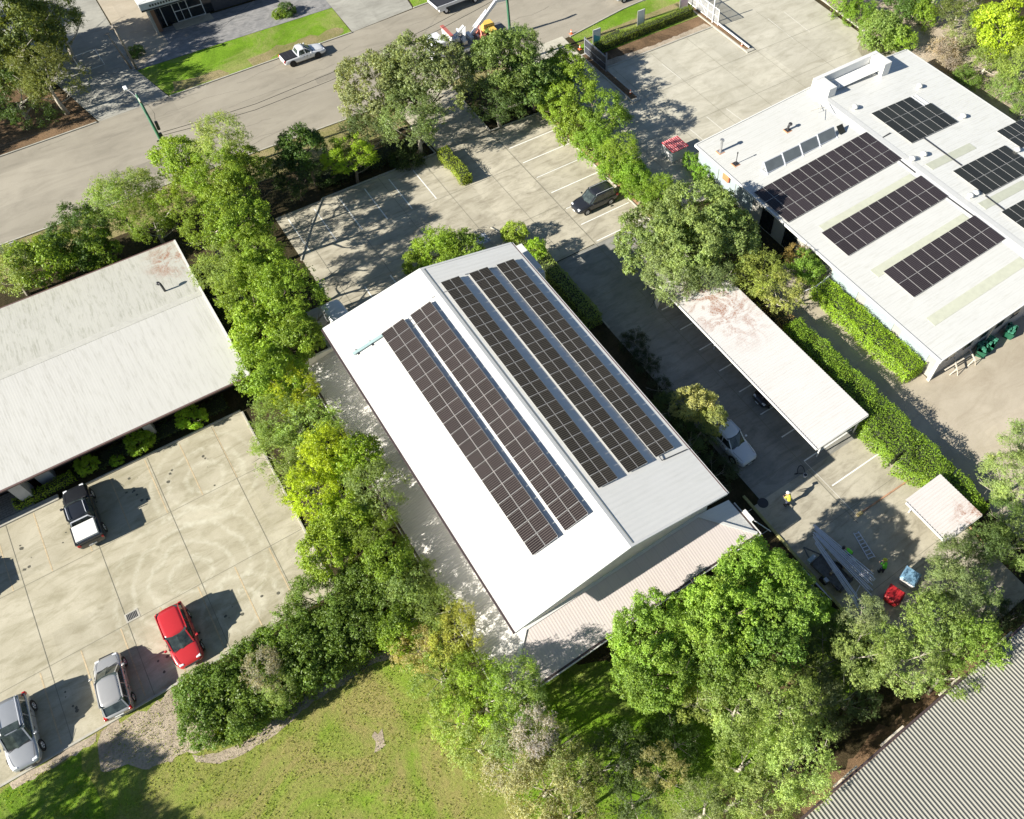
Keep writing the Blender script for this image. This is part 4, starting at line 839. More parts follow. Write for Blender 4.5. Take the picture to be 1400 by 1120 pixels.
mb = MB(); mb.box((.3, 1.0, .5), (1.9, 1.25, .95)); mb.build('side_tank', ALU, t, bevel=.08)
for xx in (4.4, -2.4, -3.5):
    for s in (1, -1):
        mb = MB(); mb.tube([(0, -.15, 0), (0, .15, 0)], .48, 24); w = mb.build('wheel', RUBBER, t); w.location = (xx, 1.0*s, .48); mb = MB(); mb.tube([(0, .15*s, 0), (0, .17*s, 0)], .26, 16); mb.build('rim', ALU, w)
# flat tray truck at the top edge
t = empty('tray_truck', (39.6, 87.9, .01), .06, 'truck with a dark flat tray across the street, cut by the top edge', 'truck')
mb = MB(); mb.box((.7, -1.0, .6), (2.8, 1.0, 2.2)); mb.build('cab', PW, t, bevel=.2); mb = MB(); mb.box((-3.3, -1.1, .95), (.55, 1.1, 1.08)); mb.build('deck', METALD, t)
mb = MB(); mb.box((-3.35, -1.12, .85), (.55, -1.05, 1.2)); mb.box((-3.4, -1.1, .9), (-3.33, 1.1, 1.2)); mb.box((-3.1, -1.1, .5), (-2.2, -.7, .84)); mb.build('tray_side', PW, t)
mb = MB(); mb.box((-3.2, -.45, .55), (2.6, .45, .84)); mb.build('chassis', METALD, t); mb = MB(); mb.box((2.55, -.9, 1.35), (2.83, .9, 2.0)); mb.build('windscreen', CGL, t)
for xx in (-2.2, 1.9):
    for s in (1, -1):
        mb = MB(); mb.tube([(0, -.12, 0), (0, .12, 0)], .40, 24); w = mb.build('wheel', RUBBER, t); w.location = (xx, .95*s, .40); mb = MB(); mb.tube([(0, .12*s, 0), (0, .14*s, 0)], .2, 16); mb.build('rim', ALU, w)
# ================================================================== POLES AND WIRES
def pole(px, py, y, top, m, label, cross, lamp=False, z0=0, x=None):
    r = empty('power_pole', (x, y, 0), 0, label, 'power pole')
    mb = MB(); mb.tube([(0, 0, 0), (0, 0, top*.6), (0, 0, top)], [.17, .14, .11], 12); mb.build('shaft', m, r, smooth=True)
    for z, l in cross:
        mb = MB(); mb.box((-.06, -l, z-.06), (.06, l, z+.06)); c_ = mb.build('crossarm', WOOD, r)
        mb = MB()
        for q in (-.85, -.4, .4, .85): mb = MB(); mb.tube([(0, q*l, z+.06), (0, q*l, z+.24)], [.05, .03], 8); mb.build('insulator', WHITEP, c_)
    return r
p1 = pole(0, 0, 73.8, 10., GREENP, 'green-painted power pole with a lamp arm standing by the left hedge trees', ((9.6, .6),), x=1.75)
mb = MB(); mb.tube([(0, .1, 9.5), (-.25, .9, 9.8), (-.5, 1.5, 9.9)], .04, 8); la = mb.build('lamp_arm', METAL, p1); mb = MB(); mb.box((-.68, 1.4, 9.82), (-.36, 2.0, 9.95)); mb.build('lamp_head', WHITEP, la, bevel=.03)
mb = MB(); mb.tube([(.3, 0, 6.3), (.36, 0, 7.1)], [.14, .14], 10); mb.box((.1, -.1, 5.6), (.35, .15, 5.9)); mb.bar((-.35, .1, 5.2), (.3, .1, 5.2), .08); mb.build('fittings', METALD, p1)
mb = MB(); mb.tube([(.15, 0, 9.2), (.5, .1, 8.6), (.6, .1, 7.8), (.35, 0, 7.2)], .015, 5); mb.build('jumper_cable', RUBBER, p1)
p3 = pole(0, 0, 73.8, 12.5, GREENP, 'green power pole at the top edge, in front of the crane truck', ((11.9, 1.1),), x=G(693, 27, 4.6).x-.3)
p2 = empty('power_pole', (3.55, 95.15, 0), 0, 'grey timber pole standing where the far driveway meets the grass', 'power pole'); mb = MB(); mb.tube([(0, 0, 0), (-.05, 0, 3), (-.1, 0, 5.1)], [.15, .13, .1], 10); mb.build('shaft', POLEM, p2, smooth=True)
mb = MB(); mb.box((-.55, -.06, 4.75), (.35, .06, 4.87)); mb.box((-.3, -.35, 4.95), (-.18, .35, 5.05)); mb.build('crossarm', POLEM, p2)
p4 = empty('power_pole', (3.1, 95.6, 0), 0, 'second grey pole leaning just behind the pole where the far driveway meets the grass', 'power pole'); mb = MB(); mb.tube([(0, 0, 0), (-.5, .5, 4.1)], [.12, .09], 10); mb.build('shaft', POLEM, p4, smooth=True); mb = MB(); mb.bar((-.8, .5, 4.), (-.2, .5, 4.), .06); mb.build('crossarm', POLEM, p4)
x3 = p3.location.x
def wire(pts, r, lab, grp):
    c_ = []; P0 = [Vector(p) for p in pts]
    for i in range(len(P0)-1):
        for k in range(6): c_.append(P0[i].lerp(P0[i+1], k/6))
    c_.append(P0[-1]); mb = MB(); mb.tube(c_, r, 5); tag(mb.build('overhead_wire', RUBBER), lab, 'power line', grp)
def sag(a, b, s, n=14): a = Vector(a); b = Vector(b); return [a.lerp(b, i/n)-Vector((0, 0, s*4*(i/n)*(1-i/n))) for i in range(n+1)]
W_ = 'overhead wires along the street'
wire([GY(px, py, 73.8) for px, py in ((222, 181), (300, 158), (350, 142), (450, 101), (512, 74), (590, 36), (640, 9), (700, -25))], .022, 'upper one of the two dark wires from the green pole across the street', W_)
wire([GY(px, py, 73.6) for px, py in ((223, 185), (300, 165), (350, 150), (450, 111), (520, 80), (600, 41), (660, 9), (710, -20))], .022, 'lower one of the two dark wires from the green pole across the street', W_)
wire(sag((1.75, 73.8, 9.6), (-40, 74.2, 9.6), .3, 4), .012, 'thin wire leaving the green pole towards the left edge', W_)
wire(sag((1.9, 74.3, 9.6), (30, 96, 9.0), .6, 8), .010, 'thin pale wire crossing the street above the far grass', W_)
# ================================================================== SIGNS, CONES, GATES, PROPS
def banner(x, y, w, h, m, lab):
    r = empty('sign_board', (x, y, 0), 0, lab, 'sign', 'tall signs on the verge'); mb = MB(); mb.box((-w/2, -.04, .25), (w/2, .04, h)); mb.build('board', WHITEP, r, bevel=.01)
    if m: mb = MB(); mb.sheet([(-w/2+.05, 0), (w/2-.05, 0)], 0) if 0 else mb.add([(-w/2+.06, -.044, .5), (w/2-.06, -.044, .5), (w/2-.06, -.044, h*.55), (-w/2+.06, -.044, h*.75)], [(0, 1, 2, 3)]); mb.build('print', m, r)
    mb = MB(); mb.box((-w/2-.05, -.05, 0), (-w/2, .05, h)); mb.box((w/2, -.05, 0), (w/2+.05, .05, h)); mb.build('post', METAL, r); return r
banner(48.75, 71.25, .95, 2.3, TEAL, 'white and teal upright sign on the verge, nearest the dark gate'); banner(55.4, 71.7, .95, 2.3, None, 'plain white upright sign on the verge, between the teal one and the pink one'); banner(62.2, 72.1, 1.2, 2.2, PINKS, 'pinkish upright sign at the top edge beside the white gate')
def cone(p, lab):
    a = G(*p, .1); r = empty('traffic_cone', (a.x, a.y, .02), 0, lab, 'traffic cone', 'orange traffic cones'); mb = MB(); mb.tube([(0, 0, .03), (0, 0, .55)], [.14, .03], 12); b = mb.build('cone', ORANGE, r, smooth=True); mb = MB(); mb.box((-.19, -.19, 0), (.19, .19, .035)); mb.build('base', ORANGE, r)
    mb = MB(); mb.tube([(0, 0, .27), (0, 0, .38)], [.095, .07], 12); mb.build('band', WHITEP, r)
cone((781, 45.5), 'orange cone on the verge corner by the street'); cone((793, 66.5), 'orange cone at the foot of the dark gate'); cone((1014, 63), 'orange cone on the tip of the concrete island by the white gate'); cone((862, 128), 'orange cone in the shade near the tip of the island with the dark gate')
# dark sliding gate
g = empty('sliding_gate', (46.9, 69, .13), 0, 'dark mesh gate leaning over the narrow shaded island', 'gate')
mb = MB(); mb.box((-.03, -2.4, .1), (.03, 1.9, 1.75)); mb.build('mesh_panel', smat('gate_mesh', (.035, .04, .05), .6), g)
mb = MB(); 
for z in (.08, .9, 1.78): mb.box((-.06, -2.45, z-.04), (.06, 1.95, z+.04))
for y in (-2.42, 1.9): mb.box((-.07, y-.06, 0), (.07, y+.06, 1.95 if y > 0 else 2.3))
mb.build('frame', smat('gate_frame', (.22, .23, .25), .5), g)
g = empty('sliding_gate', (63.5, 68, .13), 0, 'white framed open-mesh gate at the street end of the second island', 'gate')
mb = MB()
for z in (.15, 1.0, 1.9): mb.box((-.03, -1.0, z-.03), (.03, 7.5, z+.03))
for y in (-1, 1.1, 3.2, 5.3, 7.4): mb.box((-.03, y-.03, 0), (.03, y+.03, 1.9))
for y in (1.1, 5.3): mb.bar((0, y, .15), (0, y+2.1, 1.9), .04)
mb.bar((-.0, -6.8, .25), (0, -1, .3), .12, .14); mb.build('frame', WHITEP, g)
mb = MB(); mb.box((-.2, -.2, 0), (-.08, -.08, 3.0)); mb.box((.1, 3, 0), (.22, 3.12, 2.8)); mb.build('post', WHITEP, g)
for y_ in (0.3,): 
    mb = MB(); mb.box((-.012, -1, .15), (.012, 7.4, 1.9)); mm, t_, b_, o_ = nt('mesh_light'); b_.inputs['Base Color'].default_value = (.5, .5, .5, 1); b_.inputs['Alpha'].default_value = .28; mb.build('mesh_panel', mm, g)
# white frame at the far driveway
g = empty('goal_frame', (-1.6, 99.0, 0), .1, 'thin white tubular frame on the shaded far driveway', 'frame')
mb = MB()
for a, b in (((0, 0, 0), (0, 0, 1.2)), ((0, 0, 1.2), (2.4, 0, 1.2)), ((2.4, 0, 1.2), (2.4, 0, 0)), ((0, -1.3, 0), (2.4, -1.3, 0)), ((0, -1.3, 0), (0, 0, 1.2)), ((2.4, -1.3, 0), (2.4, 0, 1.2))): mb.bar(a, b, .05)
mb.build('tube_frame', WHITEP, g)
# street sign board by the left hedge
a = G(10, 338, .9); g = empty('sign_board', (a.x, a.y, 0), 0, 'blank white board standing between the left hedge and the street', 'sign'); mb = MB(); mb.box((-.9, -.03, .5), (.9, .03, 1.2)); mb.build('board', WHITEP, g); mb = MB(); mb.box((-.8, .03, 0), (-.74, .09, 1.1)); mb.box((.74, .03, 0), (.8, .09, 1.1)); mb.build('post', METAL, g)
# A-frame by the carport
a = G(896, 414, .4); g = empty('folding_sign', (a.x, a.y, .02), .6, 'small white folding board standing below the big grey-green tree', 'sign'); mb = MB(); mb.add([(-.35, -.3, 0), (.35, -.3, 0), (.35, 0, .9), (-.35, 0, .9), (-.35, -.33, 0), (.35, -.33, 0), (.35, -.03, .93), (-.35, -.03, .93)], [(0, 1, 2, 3), (7, 6, 5, 4), (0, 4, 5, 1), (2, 6, 7, 3), (1, 5, 6, 2), (0, 3, 7, 4)]); mb.build('board', WHITEP, g); mb = MB(); mb.bar((-.33, .3, 0), (-.33, 0, .9), .04); mb.bar((.33, .3, 0), (.33, 0, .9), .04); mb.build('back_leg', METALD, g)
# pale sheet leaning at the right building
a = G(1124, 398, .6); g = empty('leaning_sheet', (a.x, a.y, 0), .15, 'scuffed pale metal screen standing at the head of the bright hedge', 'screen'); mb = MB(); mb.add([(-.9, -.5, .1), (.9, -.5, .1), (.9, .25, 1.7), (-.9, .25, 1.7), (-.9, -.46, .06), (.9, -.46, .06), (.9, .29, 1.66), (-.9, .29, 1.66)], [(0, 1, 2, 3), (7, 6, 5, 4), (0, 4, 5, 1), (2, 6, 7, 3), (1, 5, 6, 2), (0, 3, 7, 4)]); mb.build('sheet', smat('sheet_blotched', (.50, .50, .50), .5, .3, var=.5, scale=2.5), g)
mb = MB(); mb.bar((-.9, .28, 1.7), (-.9, 1.4, 0), .05); mb.bar((.9, .28, 1.7), (.9, 1.4, 0), .05); mb.bar((-.95, .26, 1.72), (.95, .26, 1.72), .07); mb.build('frame', ALU, g)
# dark plank fence at the back of the warehouse garden
mb = MB(); mb.box((.1, 13, 0), (.16, 44, 1.6)); r = tag(mb.build('boundary_fence', METALD), 'dark metal fence running under the tree belt left of the white warehouse', 'fence')
# workshop yard items
def onG(px, py, z=0.): a = G(px, py, z); return a.x, a.y
tr = empty('trailer', (*onG(1140, 785, .6), .02), 0, 'small dark trailer stacked with long aluminium rails in the shaded yard', 'trailer'); _d = G(1190, 800)-G(1113, 730); tr.rotation_euler.z = math.atan2(_d.y, _d.x)
mb = MB(); mb.box((-1.6, -.7, .45), (1.2, .7, .52)); mb.box((-1.6, -.7, .52), (1.2, -.66, .7)); mb.box((-1.6, .66, .52), (1.2, .7, .7)); mb.bar((-1.6, .5, .45), (-2.8, 0, .45), .08); mb.bar((-1.6, -.5, .45), (-2.8, 0, .45), .08); mb.build('tray', smat('tray_worn', (.13, .125, .12), .7, var=.5, scale=4), tr)
mb = MB(); mb.box((-1.95, -.7, .5), (-1.65, .0, .75)); mb.build('tool_box', smat('box_blue', (.35, .42, .48), .4), tr)
for s in (1, -1): mb = MB(); mb.tube([(0, -.1, .32), (0, .1, .32)], .32, 18); w = mb.build('wheel', RUBBER, tr); w.location = (-.2, .84*s, 0)
for xx in (-1.5, 1.1): mb = MB(); mb.box((xx-.03, -.7, .52), (xx+.03, -.64, 1.15)); mb.box((xx-.03, .64, .52), (xx+.03, .7, 1.15)); mb.box((xx-.03, -.7, 1.1), (xx+.03, .7, 1.16)); mb.build('rack', METALD, tr)
rnd = random.Random(4)
a = G(1113, 729, 1.2); b = G(1190, 806, 1.2)
for k in range(18):
    j = (k-8.5)*.06; A = a+Vector((j*.9+rnd.uniform(-.05, .05), j*.9+rnd.uniform(-.2, .25), 0)); B = b+Vector((j*1.9-(.7 if k < 6 else 0), j*1.5+(.35 if k < 6 else 0)+rnd.uniform(-.3, .3), 0))
    A.z = B.z = 1.2+.05*(k % 4); mb = MB(); mb.bar(A, B, .05, .055); tag(mb.build('aluminium_rail', ALU), 'long bright aluminium rail in the bundle lying on the trailer', 'rail', 'rails on the trailer')
for k in range(12):
    p = G(1128+rnd.uniform(0, 42), 776+rnd.uniform(-8, 34), .7); mb = MB(); s_ = rnd.uniform(.12, .3); mb.box((p.x, p.y, .54), (p.x+s_, p.y+rnd.uniform(.1, .35), rnd.uniform(.62, .85)))
    o_ = mb.build(('clamp_box', 'tool_case', 'cable_reel')[k % 3], (METAL, RED if k == 2 else WHITEP, METALD, WOOD)[k % 4], tr, bevel=.02); o_.parent = tr
    from mathutils import Euler
    o_.matrix_parent_inverse = (Matrix.Translation(tr.location) @ Euler((0, 0, tr.rotation_euler.z)).to_matrix().to_4x4()).inverted()
for k, (p, q) in enumerate((((1087, 777), (1125, 817)), ((1097, 776), (1130, 812)), ((1098, 780), (1137, 820)), ((1092, 786), (1118, 815)))):
    A = G(*p, .08+.03*k); B = G(*q, .08+.03*k); mb = MB(); mb.bar(A, B, .05, .05); tag(mb.build('aluminium_rail', ALU), 'aluminium rail lying on the ground beside the bushy tree, left of the trailer', 'rail', 'rails on the ground')
mb = MB(); mb.bar(G(1176, 800, .3), G(1157, 836, .3), .05); tag(mb.build('metal_post', ALU), 'single thin rail below the trailer, pointing down the photo', 'rail')
ld = empty('ladder', (*onG(1170, 728, .3), .02), 0, 'short aluminium ladder lying on the shaded concrete', 'ladder'); A = G(1170, 728, .1); B = G(1192, 764, .1); ld.location = (A.x, A.y, .1); ld.rotation_euler.z = math.atan2((B-A).y, (B-A).x); LL = (B-A).length
mb = MB(); mb.bar((0, -.2, .03), (LL, -.27, .03), .05, .09); mb.bar((0, .2, .03), (LL, .27, .03), .05, .09); mb.build('side_rail', ALU, ld)
for k in range(8): mb = MB(); xx = .1+k*(LL-.2)/7; mb.bar((xx, -.22, .03), (xx, .22, .03), .06, .04); mb.build('rung', ALU, ld)
def wheelie(p, m, lab, z=1.0, s=1.0, rz=.3):
    a = G(*p, z); g = empty('wheelie_bin', (a.x, a.y, .02), rz, lab, 'bin'); mb = MB(); w0, w1 = .42*s, .55*s
    mb.add([(-w0, -w0, .1), (w0, -w0, .1), (w0, w0, .1), (-w0, w0, .1), (-w1, -w1, z), (w1, -w1, z), (w1, w1, z), (-w1, w1, z)], [(3, 2, 1, 0), (0, 1, 5, 4), (1, 2, 6, 5), (2, 3, 7, 6), (3, 0, 4, 7)]); mb.build('tub', m if m is RED else WHITEP, g)
    mb = MB(); mb.add([(-w1*1.06, -w1*1.06, z+.01), (w1*1.06, -w1*1.06, z+.01), (w1*1.06, w1*1.06, z+.01), (-w1*1.06, w1*1.06, z+.01), (-w1*.86, -w1*.86, z+.14), (w1*.86, -w1*.86, z+.14), (w1*.86, w1*.86, z+.14), (-w1*.86, w1*.86, z+.14)], [(3, 2, 1, 0), (4, 5, 6, 7), (0, 1, 5, 4), (1, 2, 6, 5), (2, 3, 7, 6), (3, 0, 4, 7)]); mb.build('lid', m, g); mb = MB(); mb.box((-w1*.5, -w1*1.14, z+.02), (w1*.5, -w1*1.07, z+.08)); mb.build('lid_handle', METALD, g)
wheelie((1223, 813), RED, 'large bin with a domed red lid in the bottom right yard'); wheelie((1245, 788), BLUE, 'large bin with a pale blue lid beside the one with a red lid')
a = G(1100, 652); g = empty('bucket', (a.x, a.y, .02), 0, 'small white bucket on the shaded driveway', 'bucket'); mb = MB(); mb.tube([(0, 0, 0), (0, 0, .3)], [.13, .17], 14); mb.build('pail', WHITEP, g); mb = MB(); mb.tube([(0, 0, .28), (0, 0, .305)], [.14, .14], 14); mb.build('contents', METALD, g)
a = G(1093, 645); mb = MB(); pts = [(a.x+.45*math.cos(t_)*(1+.25*math.sin(2*t_)), a.y+.22*math.sin(t_)+.2*math.sin(2*t_), .05+.02*math.sin(3*t_)) for t_ in [k*.35 for k in range(34)]]; mb.tube(pts, .022, 6); tag(mb.build('hose', RUBBER), 'coiled black hose beside the white bucket', 'hose')
a = G(1043, 688); mb = MB(); mb.tube([(a.x, a.y, .022), (a.x, a.y, .035)], .42, 24); tag(mb.build('manhole_cover', METALD), 'round dark manhole cover on the driveway by the warehouse corner', 'manhole cover')
a = G(181, 842); g = empty('drain_grate', (a.x, a.y, .02), 0, 'square metal drain grate in the left car park', 'drain'); mb = MB(); mb.slab(rect(-.45, -.35, .45, .35), 0, .012); mb.build('frame', KERB, g); mb = MB()
for k in range(7): mb.box((-.34+k*.1, -.25, .013), (-.28+k*.1, .25, .022))
mb.build('grate_bars', METALD, g)
# saw-horses and timber at the grey wall
def trestle(p, rz, lab):
    a = G(*p, .4); g = empty('trestle', (a.x, a.y, .012), rz, lab, 'trestle', 'timber trestles by the grey wall'); mb = MB(); mb.bar((-.8, 0, .8), (.8, 0, .8), .09); mb.build('beam', WOODP, g)
    for xx in (-.65, .65):
        for s in (1, -1): mb = MB(); mb.bar((xx, 0, .8), (xx+.1*(1 if xx > 0 else -1), .35*s, 0), .05); mb.build('leg', WOODP, g)
trestle((1304, 500), .9, 'pale timber trestle nearest the white corner post of the right building'); trestle((1326, 487), 1.1, 'pale timber trestle nearest the green bins')
mb = MB(); mb.bar(G(1292, 506, .8), G(1328, 484, .82), .12, .05); tag(mb.build('timber_plank', WOODP), 'long plank laid across the two trestles', 'plank')
def gbin(p, rz, lab):
    a = G(*p, .5); g = empty('garden_bin', (a.x, a.y, .012), rz, lab, 'bin', 'green bins by the grey wall'); rn = random.Random(int(p[0])); mb = MB(); mb.add([(-.5, -.35, 0), (.5, -.35, 0), (.5, .35, 0), (-.5, .35, 0), (-.62, -.45, .8), (.62, -.45, .8), (.62, .45, .8), (-.62, .45, .8)], [(3, 2, 1, 0), (0, 1, 5, 4), (1, 2, 6, 5), (2, 3, 7, 6), (3, 0, 4, 7)]); mb.build('tub', GREEN, g)
    mb = MB()
    for k in range(22): x_ = rn.uniform(-.55, .5); y_ = rn.uniform(-.4, .35); mb.box((x_, y_, .65), (x_+rn.uniform(.1, .3), y_+rn.uniform(.08, .25), .8+rn.uniform(0, .14)))
    mb.build('contents', smat('green_scrap', (.05, .20, .13), .5, var=.5, scale=6), g)
gbin((1342, 478), .5, 'dark green open bin of scraps right beside the trestles'); gbin((1354, 470), .3, 'dark green open bin of scraps, second from the trestles'); gbin((1381, 453), .4, 'lone dark green bin further along the grey wall, to the right')
# ================================================================== PEOPLE
def person(px, py, face, shirt, label, bend=.25, cap=None, arms='forward', z=.022):
    a = G(px, py, .9); root = empty('person', (a.x, a.y, z), face, label, 'person', None)
    V = []; E_ = []; RAD = []
    def ad(p, r, par=None):
        V.append(p); RAD.append(r)
        if par is not None: E_.append((par, len(V)-1))
        return len(V)-1
    sb, cb = math.sin(bend), math.cos(bend)
    up = lambda h, f=0., y=0.: (h*sb+f*cb, y, .92+h*cb-f*sb)
    pel = ad((0, 0, .92), .13)
    wa = ad(up(.15), .125, pel); ch = ad(up(.36), .145, wa); nk = ad(up(.54), .06, ch); hd = ad(up(.62, .02), .075, nk); ht = ad(up(.72, .03), .095, hd); hh = ad(up(.79, .02), .07, ht)
    ELB = {}
    for s in (1, -1):
        hip = ad((0, .09*s, .86), .095, pel); kn = ad((.03*s+.04, .12*s, .48), .065, hip); an = ad((.02*s-.02, .13*s, .09), .042, kn); ft = ad((.15+.02*s, .14*s, .04), .038, an)
        sh_ = ad(up(.47, 0, .17*s), .06, ch)
        if arms == 'forward': el = up(.28, .16, .23*s); wr_ = up(.20, .40, .14*s)
        else: el = up(.22, .02, .26*s); wr_ = up(.0, .12, .24*s)
        ELB[s] = el; e = ad(el, .043, sh_); w = ad(wr_, .028, e); d = (Vector(wr_)-Vector(el)).normalized()
        pal = ad(tuple(Vector(wr_)+d*.06), .03, w)
        for q, (o_, l_) in enumerate(((-.03, .065), (-.01, .08), (.01, .078), (.03, .06))):
            b_ = Vector(wr_)+d*.09+Vector((0, o_, 0)); f1 = ad(tuple(b_), .0105, pal); f2 = ad(tuple(b_+d*l_*.5-Vector((0, 0, .01))), .0095, f1); ad(tuple(b_+d*l_*.9-Vector((0, 0, .035))), .008, f2)
        th = ad(tuple(Vector(wr_)+d*.03+Vector((0, -.04*s, -.005))), .011, w); ad(tuple(Vector(wr_)+d*.08+Vector((0, -.05*s, -.01))), .009, th)
    me = bpy.data.meshes.new('body'); me.from_pydata(V, E_, []); o = bpy.data.objects.new('body', me); COL.objects.link(o); o.parent = root
    me.materials.append(SKIN)
    sk = o.modifiers.new('sk', 'SKIN'); sk.use_smooth_shade = True
    for i, sv in enumerate(me.skin_vertices[0].data): sv.radius = (RAD[i], RAD[i]); sv.use_root = (i == 0)
    ss = o.modifiers.new('ss', 'SUBSURF'); ss.levels = 1; ss.render_levels = 1
    # clothes follow the body
    def garment(name, chain, m):
        mb = MB()
        for pts, rr in chain: mb.tube(pts, rr, 12)
        g = mb.build(name, m, root, smooth=True); return g
    garment('shirt', [([up(-.03), up(.15), up(.36), up(.48), up(.53)], [.165, .16, .185, .14, .07])]+[([up(.47, 0, .12*s), ELB[s]], [.085, .062]) for s in (1, -1)], shirt)
    garment('trousers', [([(0, 0, .98), (0, 0, .86)], [.16, .16])]+[([(0, .09*s, .90), (.03*s+.04, .12*s, .48), (.02*s-.02, .13*s, .10)], [.118, .088, .066]) for s in (1, -1)], NAVY)
    for s in (1, -1): mb = MB(); mb.tube([(-.06+.02*s, .135*s, .05), (.08+.02*s, .14*s, .05), (.2+.02*s, .14*s, .035)], [.055, .058, .035], 10); mb.build('shoe', RUBBER, root, smooth=True)
    c_ = Vector(up(.76, .02)); mb = MB(); ax = Vector((sb, 0, cb)); mb.tube([c_-ax*.01, c_+ax*.04, c_+ax*.09, c_+ax*.115], [.118, .112, .075, .02], 14); hat = mb.build('hat', cap or WHITEP, root, smooth=True)
    mb = MB(); mb.tube([c_-ax*.012, c_-ax*.0], [.165, .16], 16); mb.build('brim', cap or WHITEP, hat)
    hp = Vector(up(.70, .03)); fw = Vector((cb, 0, -sb)); mb = MB(); mb.tube([hp+fw*.085, hp+fw*.115-ax*.02], [.014, .018], 6); mb.build('nose', SKIN, root)
    mb = MB(); mb.tube([hp+fw*.088+Vector((0, .035, .02)), hp+fw*.098+Vector((0, .035, .02))], .012, 6); mb.tube([hp+fw*.088+Vector((0, -.035, .02)), hp+fw*.098+Vector((0, -.035, .02))], .012, 6); mb.build('eyes', METALD, root)
    return root
person(1079, 684, HALF, YELL, 'person in a yellow high-visibility shirt reaching forward at the edge of the shade', .45, None)
person(1163, 756, 2.2, LIME, 'person in a bright green shirt bent over the rails on the trailer', .95, METALD)
person(1209, 776, HALF-.3, LIME, 'person in a bright green shirt between the ladder and the bins', .4, YELL)
# ================================================================== VEGETATION
def leaf_mesh(name, C, OUT, size, rng, tone=None, aspect=.55, mat_=None, core=None):
    """C centres (n,3), OUT preferred normals (n,3), size (n,)"""
    n = len(C); nr = OUT+rng.normal(0, .55, (n, 3))+np.array([0, 0, .35]); nr /= np.linalg.norm(nr, axis=1)[:, None]
    t = np.cross(nr, rng.normal(0, 1, (n, 3))); t /= np.linalg.norm(t, axis=1)[:, None]+1e-9; b = np.cross(nr, t)
    s = size[:, None]; a = t*s*.5; c = b*s*.5*aspect
    cur = nr*s*.12
    V = np.stack([C-a-cur, C+c+a*.1, C+a-cur, C-c+a*.1], 1).reshape(-1, 3)
    k = 0; faces = []
    nv = 4*n
    me = bpy.data.meshes.new(name); me.vertices.add(nv); me.vertices.foreach_set('co', V.ravel().astype(np.float32))
    me.loops.add(nv); me.loops.foreach_set('vertex_index', np.arange(nv, dtype=np.int32)); me.polygons.add(n)
    me.polygons.foreach_set('loop_start', np.arange(0, nv, 4, dtype=np.int32)); me.polygons.foreach_set('loop_total', np.full(n, 4, dtype=np.int32))
    me.update(calc_edges=True); me.validate()
    at = me.attributes.new('tone', 'FLOAT', 'FACE'); tn = tone if tone is not None else rng.random(n)**2.2
    at.data.foreach_set('value', tn.astype(np.float32)); me.materials.append(mat_ or LEAF); return me
def sph(rng, n, zmin=-1.):
    v = rng.normal(0, 1, (n*3+10, 3)); v /= np.linalg.norm(v, axis=1)[:, None]; v = v[v[:, 2] > zmin]; return v[:n]
def crown_proto(seed, ncl, nl, ls, sq=.8, clr=.26, spread=.72, wisp=.0, lump=.22):
    rng = np.random.default_rng(seed)
    d = sph(rng, ncl, -.45)
    # lobed outline: a few big directions push clumps out, others stay in
    lob = sph(rng, 7, -.3); w = np.max(d @ lob.T, axis=1); rad = spread*(1-lump+lump*1.35*np.clip((w-.4)/.6, 0, 1))*rng.uniform(.82, 1.06, len(d))
    inner = rng.random(len(d)) < .22; rad[inner] *= rng.uniform(.4, .75, inner.sum())
    cc = d*rad[:, None]; cr = clr*rng.uniform(.6, 1.25, len(d))
    wts = cr**2; wts /= wts.sum(); idx = rng.choice(len(d), nl, p=wts)
    per = 8; nros = nl//per; idx = idx[:nros]; u = sph(rng, nros); o = u+d[idx]*.55+np.array([0, 0, .25]); o /= np.linalg.norm(o, axis=1)[:, None]
    RC = cc[idx]+o*cr[idx][:, None]*rng.uniform(.55 if not wisp else .2, 1.08+wisp*.5, nros)[:, None]*(1+.12*rng.standard_normal(nros)[:, None]*(rng.random(nros)[:, None] < .12))
    nl = nros*per; idx = np.repeat(idx, per); ro_ = np.repeat(o, per, axis=0); w_ = sph(rng, nl); w_ = w_-ro_*0.3*(np.sum(w_*ro_, 1)[:, None] < 0); 
    C = np.repeat(RC, per, axis=0)+w_*ls*rng.uniform(.35, .95, nl)[:, None]; o = ro_*.8+w_*.6; o /= np.linalg.norm(o, axis=1)[:, None]
    C[:, 2] *= sq
    sz = ls*rng.uniform(.65, 1.3, nl)
    ct = rng.random(len(d)); tone = np.clip(rng.random(nl)**2*.8+(ct[idx]-.45)*.5, 0, 1)
    return leaf_mesh('crown', C, o, sz, rng, tone, .5 if not wisp else .32)
PROTO = {}
def protos(kind, specs): PROTO[kind] = [crown_proto(*a) for a in specs]
protos('dense', [(s, 70, 15000, .058, .86, .23, .76, 0, .26) for s in (1, 2, 3)]+[(5, 110, 20000, .046, .80, .17, .82, .1, .34), (6, 54, 13000, .060, .95, .26, .72, .2, .34), (7, 80, 16000, .052, .74, .22, .80, .05, .38)])
protos('fine', [(s, 70, 21000, .040, .86, .23, .78, .15, .26) for s in (11, 12, 13)])
protos('open', [(s, 44, 11000, .048, .9, .23, .78, .35, .34) for s in (21, 22, 23)])
protos('big', [(s, 140, 30000, .043, .82, .16, .82, 0, .22) for s in (31, 32, 33)])
protos('wisp', [(s, 46, 12000, .055, .85, .24, .76, .8, .34) for s in (41, 42)])
protos('box', [(s, 90, 9000, .075, .9, .2, .8, 0, .08) for s in (51, 52)])
